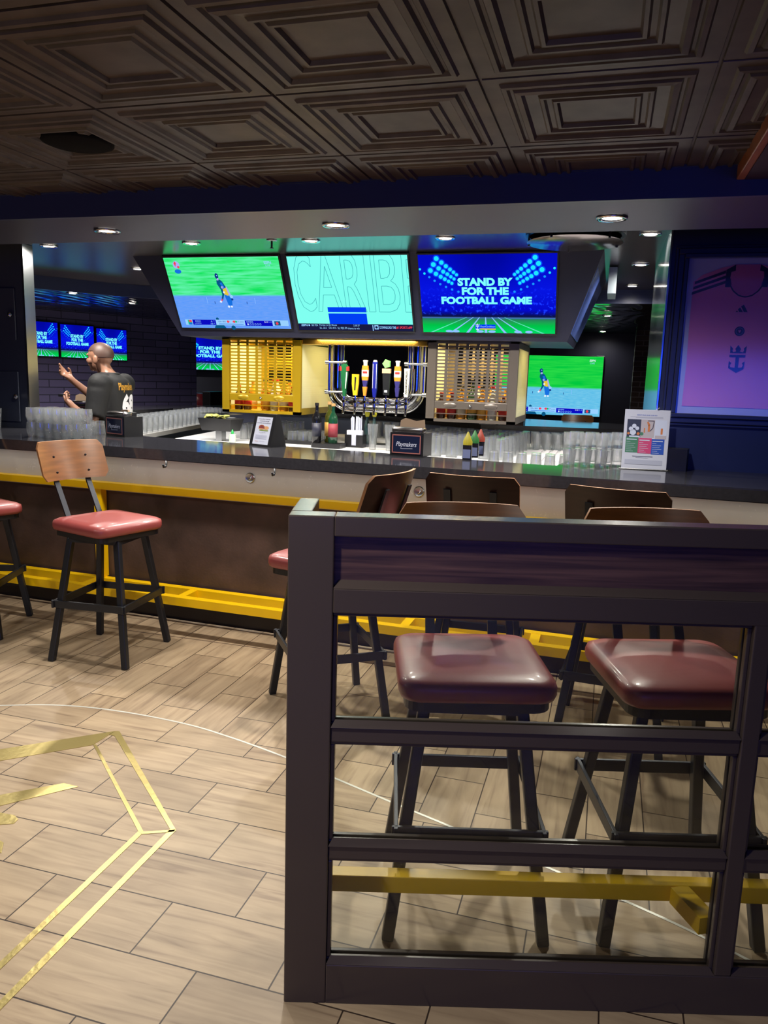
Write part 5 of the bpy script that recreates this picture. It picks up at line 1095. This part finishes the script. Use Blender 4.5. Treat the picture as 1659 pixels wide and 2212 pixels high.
sp1 = sk.chain(pel, [((0.0, 0, 1.12), (0.145, 0.105)), ((0.01, 0, 1.28), (0.155, 0.115)), ((0.01, 0, 1.40), (0.15, 0.11))])
nk_ = sk.chain(sp1, [((0.015, 0, 1.485), (0.075, 0.07)), ((0.05, 0, 1.53), (0.056, 0.058)), ((0.085, 0, 1.58), (0.06, 0.066))])
hd = sk.chain(nk_, [((0.10, 0, 1.635), (0.078, 0.096)), ((0.095, 0, 1.695), (0.072, 0.086))])
# near (left) arm: elbow low, hand raised in front; far (right) arm reaches up
LS, LE, LH = (0.0, 0.185, 1.435), (0.02, 0.27, 1.12), (0.30, 0.12, 1.27)
RS, RE, RH = (0.0, -0.185, 1.435), (0.17, -0.23, 1.22), (0.395, -0.06, 1.46)
def arm(sk, S_, E_, H_, pal, side, curl):
    S_, E_, H_ = Vector(S_), Vector(E_), Vector(H_); a = sk.add(S_, (0.05, 0.05), sp1)
    a = sk.chain(a, [(S_.lerp(E_, 0.5), 0.047), (E_, 0.040), (E_.lerp(H_, 0.35), 0.042), (E_.lerp(H_, 0.75), 0.031), (H_, (0.028, 0.024))])
    hand(sk, a, H_, H_-E_, pal, side, curl)
arm(sk, LS, LE, LH, (-0.2, -0.7, 0.6), -1, (0.9, 1.0, 1.05, 1.1))
arm(sk, RS, RE, RH, (-0.5, 0.6, 0.5), 1, (0.35, 0.6, 0.8, 0.9))
for s_ in (1, -1):
    sk.chain(pel, [((0.0, s_*0.10, 0.90), (0.095, 0.10)), ((0.02, s_*0.105, 0.52), (0.062, 0.062)), ((0.0, s_*0.105, 0.30), (0.056, 0.056)), ((-0.02, s_*0.105, 0.09), (0.042, 0.042)), ((0.09, s_*0.115, 0.045), (0.045, 0.035)), ((0.16, s_*0.12, 0.035), (0.04, 0.026))])
bodyme = skin_mesh('person', sk.v, sk.e, sk.r, 0)
# head detail joined by a voxel remesh: skull, nose, brow, chin, ears
bm = bmesh.new(); bm.from_mesh(bodyme)
def blob(c, r, seg=16):
    q = bmesh.ops.create_uvsphere(bm, u_segments=seg, v_segments=seg//2+2, radius=1)
    for v in q['verts']: v.co = Vector((c[0]+0.07+v.co.x*r[0], c[1]+v.co.y*r[1], c[2]-0.02+v.co.z*r[2]))
blob((0.022, 0, 1.685), (0.103, 0.080, 0.095)); blob((0.06, 0, 1.625), (0.062, 0.060, 0.072)); blob((0.092, 0, 1.578), (0.026, 0.030, 0.022)); blob((0.128, 0, 1.640), (0.022, 0.014, 0.024)); blob((0.115, 0, 1.685), (0.018, 0.055, 0.012)); blob((0.116, 0, 1.605), (0.014, 0.026, 0.010))
for s_ in (1, -1): blob((0.022, s_*0.086, 1.645), (0.022, 0.010, 0.034)); blob((0.085, s_*0.045, 1.635), (0.03, 0.026, 0.03))
bm.to_mesh(bodyme); bm.free()
per = bpy.data.objects.new('person', bodyme); COL.objects.link(per)
rm = per.modifiers.new('r', 'REMESH'); rm.mode = 'VOXEL'; rm.voxel_size = 0.006; sm_ = per.modifiers.new('sm', 'SMOOTH'); sm_.iterations = 2; sm_.factor = 0.5
bpy.context.view_layer.update(); dg = bpy.context.evaluated_depsgraph_get(); m2 = bpy.data.meshes.new_from_object(per.evaluated_get(dg)); per.modifiers.clear(); per.data = m2
m2.polygons.foreach_set('use_smooth', [True]*len(m2.polygons)); m2.materials.clear(); skinM = mk('skin', rgb(142, 102, 82), 0.42, vary=(6, 0.08, (1, 1, 1))); m2.materials.append(skinM)
PPOS = Vector((-3.86, 5.42, 0)); PANG = math.atan2(-0.10, -1.0)
per.location = PPOS; per.rotation_euler = (0, 0, PANG)
tag(per, 'bald person in black polo shirt reaching to the left inside the bar', 'person')
def cloth(name, mat, sk_, root):
    me = skin_mesh(name, sk_.v, sk_.e, sk_.r, root); o = bpy.data.objects.new(name, me); COL.objects.link(o)
    r = o.modifiers.new('r', 'REMESH'); r.mode = 'VOXEL'; r.voxel_size = 0.011; q = o.modifiers.new('q', 'SMOOTH'); q.iterations = 8; q.factor = 0.5
    bpy.context.view_layer.update(); dg = bpy.context.evaluated_depsgraph_get(); m3 = bpy.data.meshes.new_from_object(o.evaluated_get(dg)); o.modifiers.clear(); o.data = m3; m3.materials.clear(); m3.materials.append(mat); m3.polygons.foreach_set('use_smooth', [True]*len(m3.polygons)); o.parent = per; return o
def loft(mb, rings, n=28):
    """rings = (x centre, z, half depth x, half width y)"""
    vs = []; fs = []
    for cx_, z, hx, hy in rings:
        for k in range(n): c = 2*PI*k/n; vs.append((cx_+hx*math.copysign(abs(math.cos(c))**0.85, math.cos(c)), hy*math.copysign(abs(math.sin(c))**0.85, math.sin(c)), z))
    for i in range(len(rings)-1):
        for k in range(n): fs.append((i*n+k, i*n+(k+1) % n, (i+1)*n+(k+1) % n, (i+1)*n+k))
    fs += [tuple(range(n))[::-1], tuple(range((len(rings)-1)*n, len(rings)*n))]; mb.add(vs, fs)
sh_ = MB(); loft(sh_, [(0, 0.90, 0.135, 0.172), (0, 1.0, 0.135, 0.17), (0.002, 1.12, 0.130, 0.168), (0.006, 1.25, 0.138, 0.182), (0.006, 1.36, 0.135, 0.198), (0.0, 1.43, 0.118, 0.195), (-0.002, 1.47, 0.100, 0.160), (0.012, 1.50, 0.086, 0.105), (0.028, 1.53, 0.074, 0.076)])
for S_, E_, k in ((LS, LE, 0.80), (RS, RE, 0.85)):
    S_, E_ = Vector(S_), Vector(E_); I_ = Vector((0, S_.y*0.55, S_.z-0.005))
    sh_.tube([I_, S_, S_.lerp(E_, 0.2), S_.lerp(E_, 0.5), S_.lerp(E_, k)], [0.085, 0.090, 0.088, 0.080, 0.078], 20)
    q_ = bmesh.new(); bmesh.ops.create_uvsphere(q_, u_segments=20, v_segments=14, radius=0.092)
    for v in q_.verts: v.co += S_
    q_.verts.index_update(); sh_.bm(q_)
so2 = sh_.build('shirt_form', black); me_ = so2.data; bpy.data.objects.remove(so2)
_sm = skin_mesh
def skin_mesh(*a): return me_
shirt = cloth('shirt', mk('black_polo', rgb(13, 14, 18), 0.75, bump=(30, 0.15)), None or Sk(), 0)
skin_mesh = _sm
s3 = Sk(); b0 = s3.add((0, 0, 0.97), (0.165, 0.128))
for s_ in (1, -1): s3.chain(b0, [((0.0, s_*0.10, 0.88), (0.11, 0.115)), ((0.02, s_*0.105, 0.52), (0.082, 0.082)), ((0.0, s_*0.105, 0.30), (0.075, 0.075)), ((-0.015, s_*0.105, 0.07), (0.068, 0.07))])
cloth('trousers', mk('black_trousers', rgb(18, 18, 22), 0.8), s3, 0)
a = MB(); a.tube([(0.082*math.cos(t_)+0.03, 0.080*math.sin(t_), 1.505+0.016*(1-math.cos(t_))/2) for t_ in [2*PI*k/24 for k in range(25)]], 0.008, 8, False); a.build('collar', mk('black_polo', rgb(13, 14, 18), 0.75), per, True)
# cropped hair: a thin shell over the skull
hm = MB(); vs = []; fs = []; nu, nv = 24, 10
for j in range(nv+1):
    th = PI*0.56*j/nv
    for i in range(nu): ph = 2*PI*i/nu; lim = 1.0 if math.cos(ph) < 0.2 else 0.72; t_ = th*lim; vs.append((0.090+0.107*math.sin(t_)*math.cos(ph), 0.0835*math.sin(t_)*math.sin(ph), 1.666+0.099*math.cos(t_)))
for j in range(nv):
    for i in range(nu): fs.append((j*nu+i, j*nu+(i+1) % nu, (j+1)*nu+(i+1) % nu, (j+1)*nu+i))
hm.add(vs, fs); ho2 = hm.build('cropped_hair', mk('cropped_hair', rgb(78, 56, 48), 0.55), per, True)
md = MB(); md.box((-0.04, -0.014, -0.01), (0.035, 0.014, 0.012), 0.003)
for s_ in (1, -1):
    e = MB(); e.lathe([(0.0001, -0.010), (0.007, -0.007), (0.010, 0), (0.007, 0.007), (0.0001, 0.010)], 10, Matrix.Translation((0.178, s_*0.034, 1.642))); e.build('eye', mk('eye_dark', rgb(40, 30, 28), 0.2), per, True)
# print on the back, laid onto the shirt by projection
bpy.context.view_layer.update()
bvh = BVHTree.FromPolygons([v.co.copy() for v in shirt.data.vertices], [tuple(p.vertices) for p in shirt.data.polygons])
def shirt_print(body, y0, y1, z0, z1, mt, bold, shear, name, slope=0.0):
    vs, fs = text_mesh(body, bold, shear); bm = bmesh.new(); bv = [bm.verts.new((x, y, 0)) for x, y in vs]
    for f in fs:
        try: bm.faces.new([bv[i] for i in f])
        except ValueError: pass
    bmesh.ops.subdivide_edges(bm, edges=bm.edges[:], cuts=2, use_grid_fill=False); bmesh.ops.triangulate(bm, faces=bm.faces[:])
    bm.verts.index_update(); pv = []
    for v in bm.verts:
        yy = y0+v.co.x*(y1-y0); zz = z0+v.co.y*(z1-z0)+slope*v.co.x
        h = bvh.ray_cast(Vector((-0.6, yy, zz)), Vector((1, 0, 0))); pv.append((h[0]+h[1]*(0.003 if h[1].x < 0 else -0.003)) if h[0] else Vector((-0.13, yy, zz)))
    mb = MB(); mb.add(pv, [[v.index for v in f.verts] for f in bm.faces]); bm.free()
    return mb.build(name, mt, shirt)
# seen from behind, his left is at the viewer's left
shirt_print('68', 0.075, -0.125, 1.20, 1.365, mk('print_white', rgb(226, 226, 232), 0.6), 0.06, 0, 'shirt_number')
shirt_print('Playmakers', 0.10, -0.13, 1.375, 1.45, mk('print_gold', rgb(190, 140, 50), 0.6), 0.02, 0.3, 'shirt_lettering')
ph = thing('phone', 'small dark device in the lower hand of the barman', 'phone', tuple(PPOS+Matrix.Rotation(PANG, 3, 'Z') @ Vector((0.385, 0.085, 1.335))), PANG)
md.build('phone_body', black, ph)

# ------------------------------------------------------------------ video wall of the dining side, mirrored in the jersey glass
vp = Pic(3.6, 1.1); vp.rect(0, 0, 1, 1, em('video_wall_blue', rgb(30, 70, 255), 2.6)); vp.up()
for k in range(14): vp.disc(0.06+0.067*k, 0.3+0.5*random.random(), 0.008, em('video_wall_light', rgb(150, 210, 255), 9.0), 10)
vw = screen(vp, 'long bright blue video wall across the dining side, mirrored in the jersey glass', (3.0, -3.38, 0.95), (0, 0, PI), None, 0.06)
# ------------------------------------------------------------------ world and view
w = bpy.data.worlds.new('dim_room'); S.world = w; w.use_nodes = True
w.node_tree.nodes['Background'].inputs[0].default_value = (0.35, 0.42, 0.75, 1); w.node_tree.nodes['Background'].inputs[1].default_value = 0.03
vs_ = S.view_settings; vs_.view_transform = 'Standard'; vs_.look = 'None'; vs_.gamma = 1; vs_.exposure = 0.06; vs_.use_curve_mapping = False
cy = S.cycles; cy.max_bounces = 14; cy.transparent_max_bounces = 24; cy.transmission_bounces = 12; cy.glossy_bounces = 5; cy.diffuse_bounces = 4; cy.caustics_reflective = False; cy.caustics_refractive = False; cy.use_denoising = True; cy.sample_clamp_indirect = 4
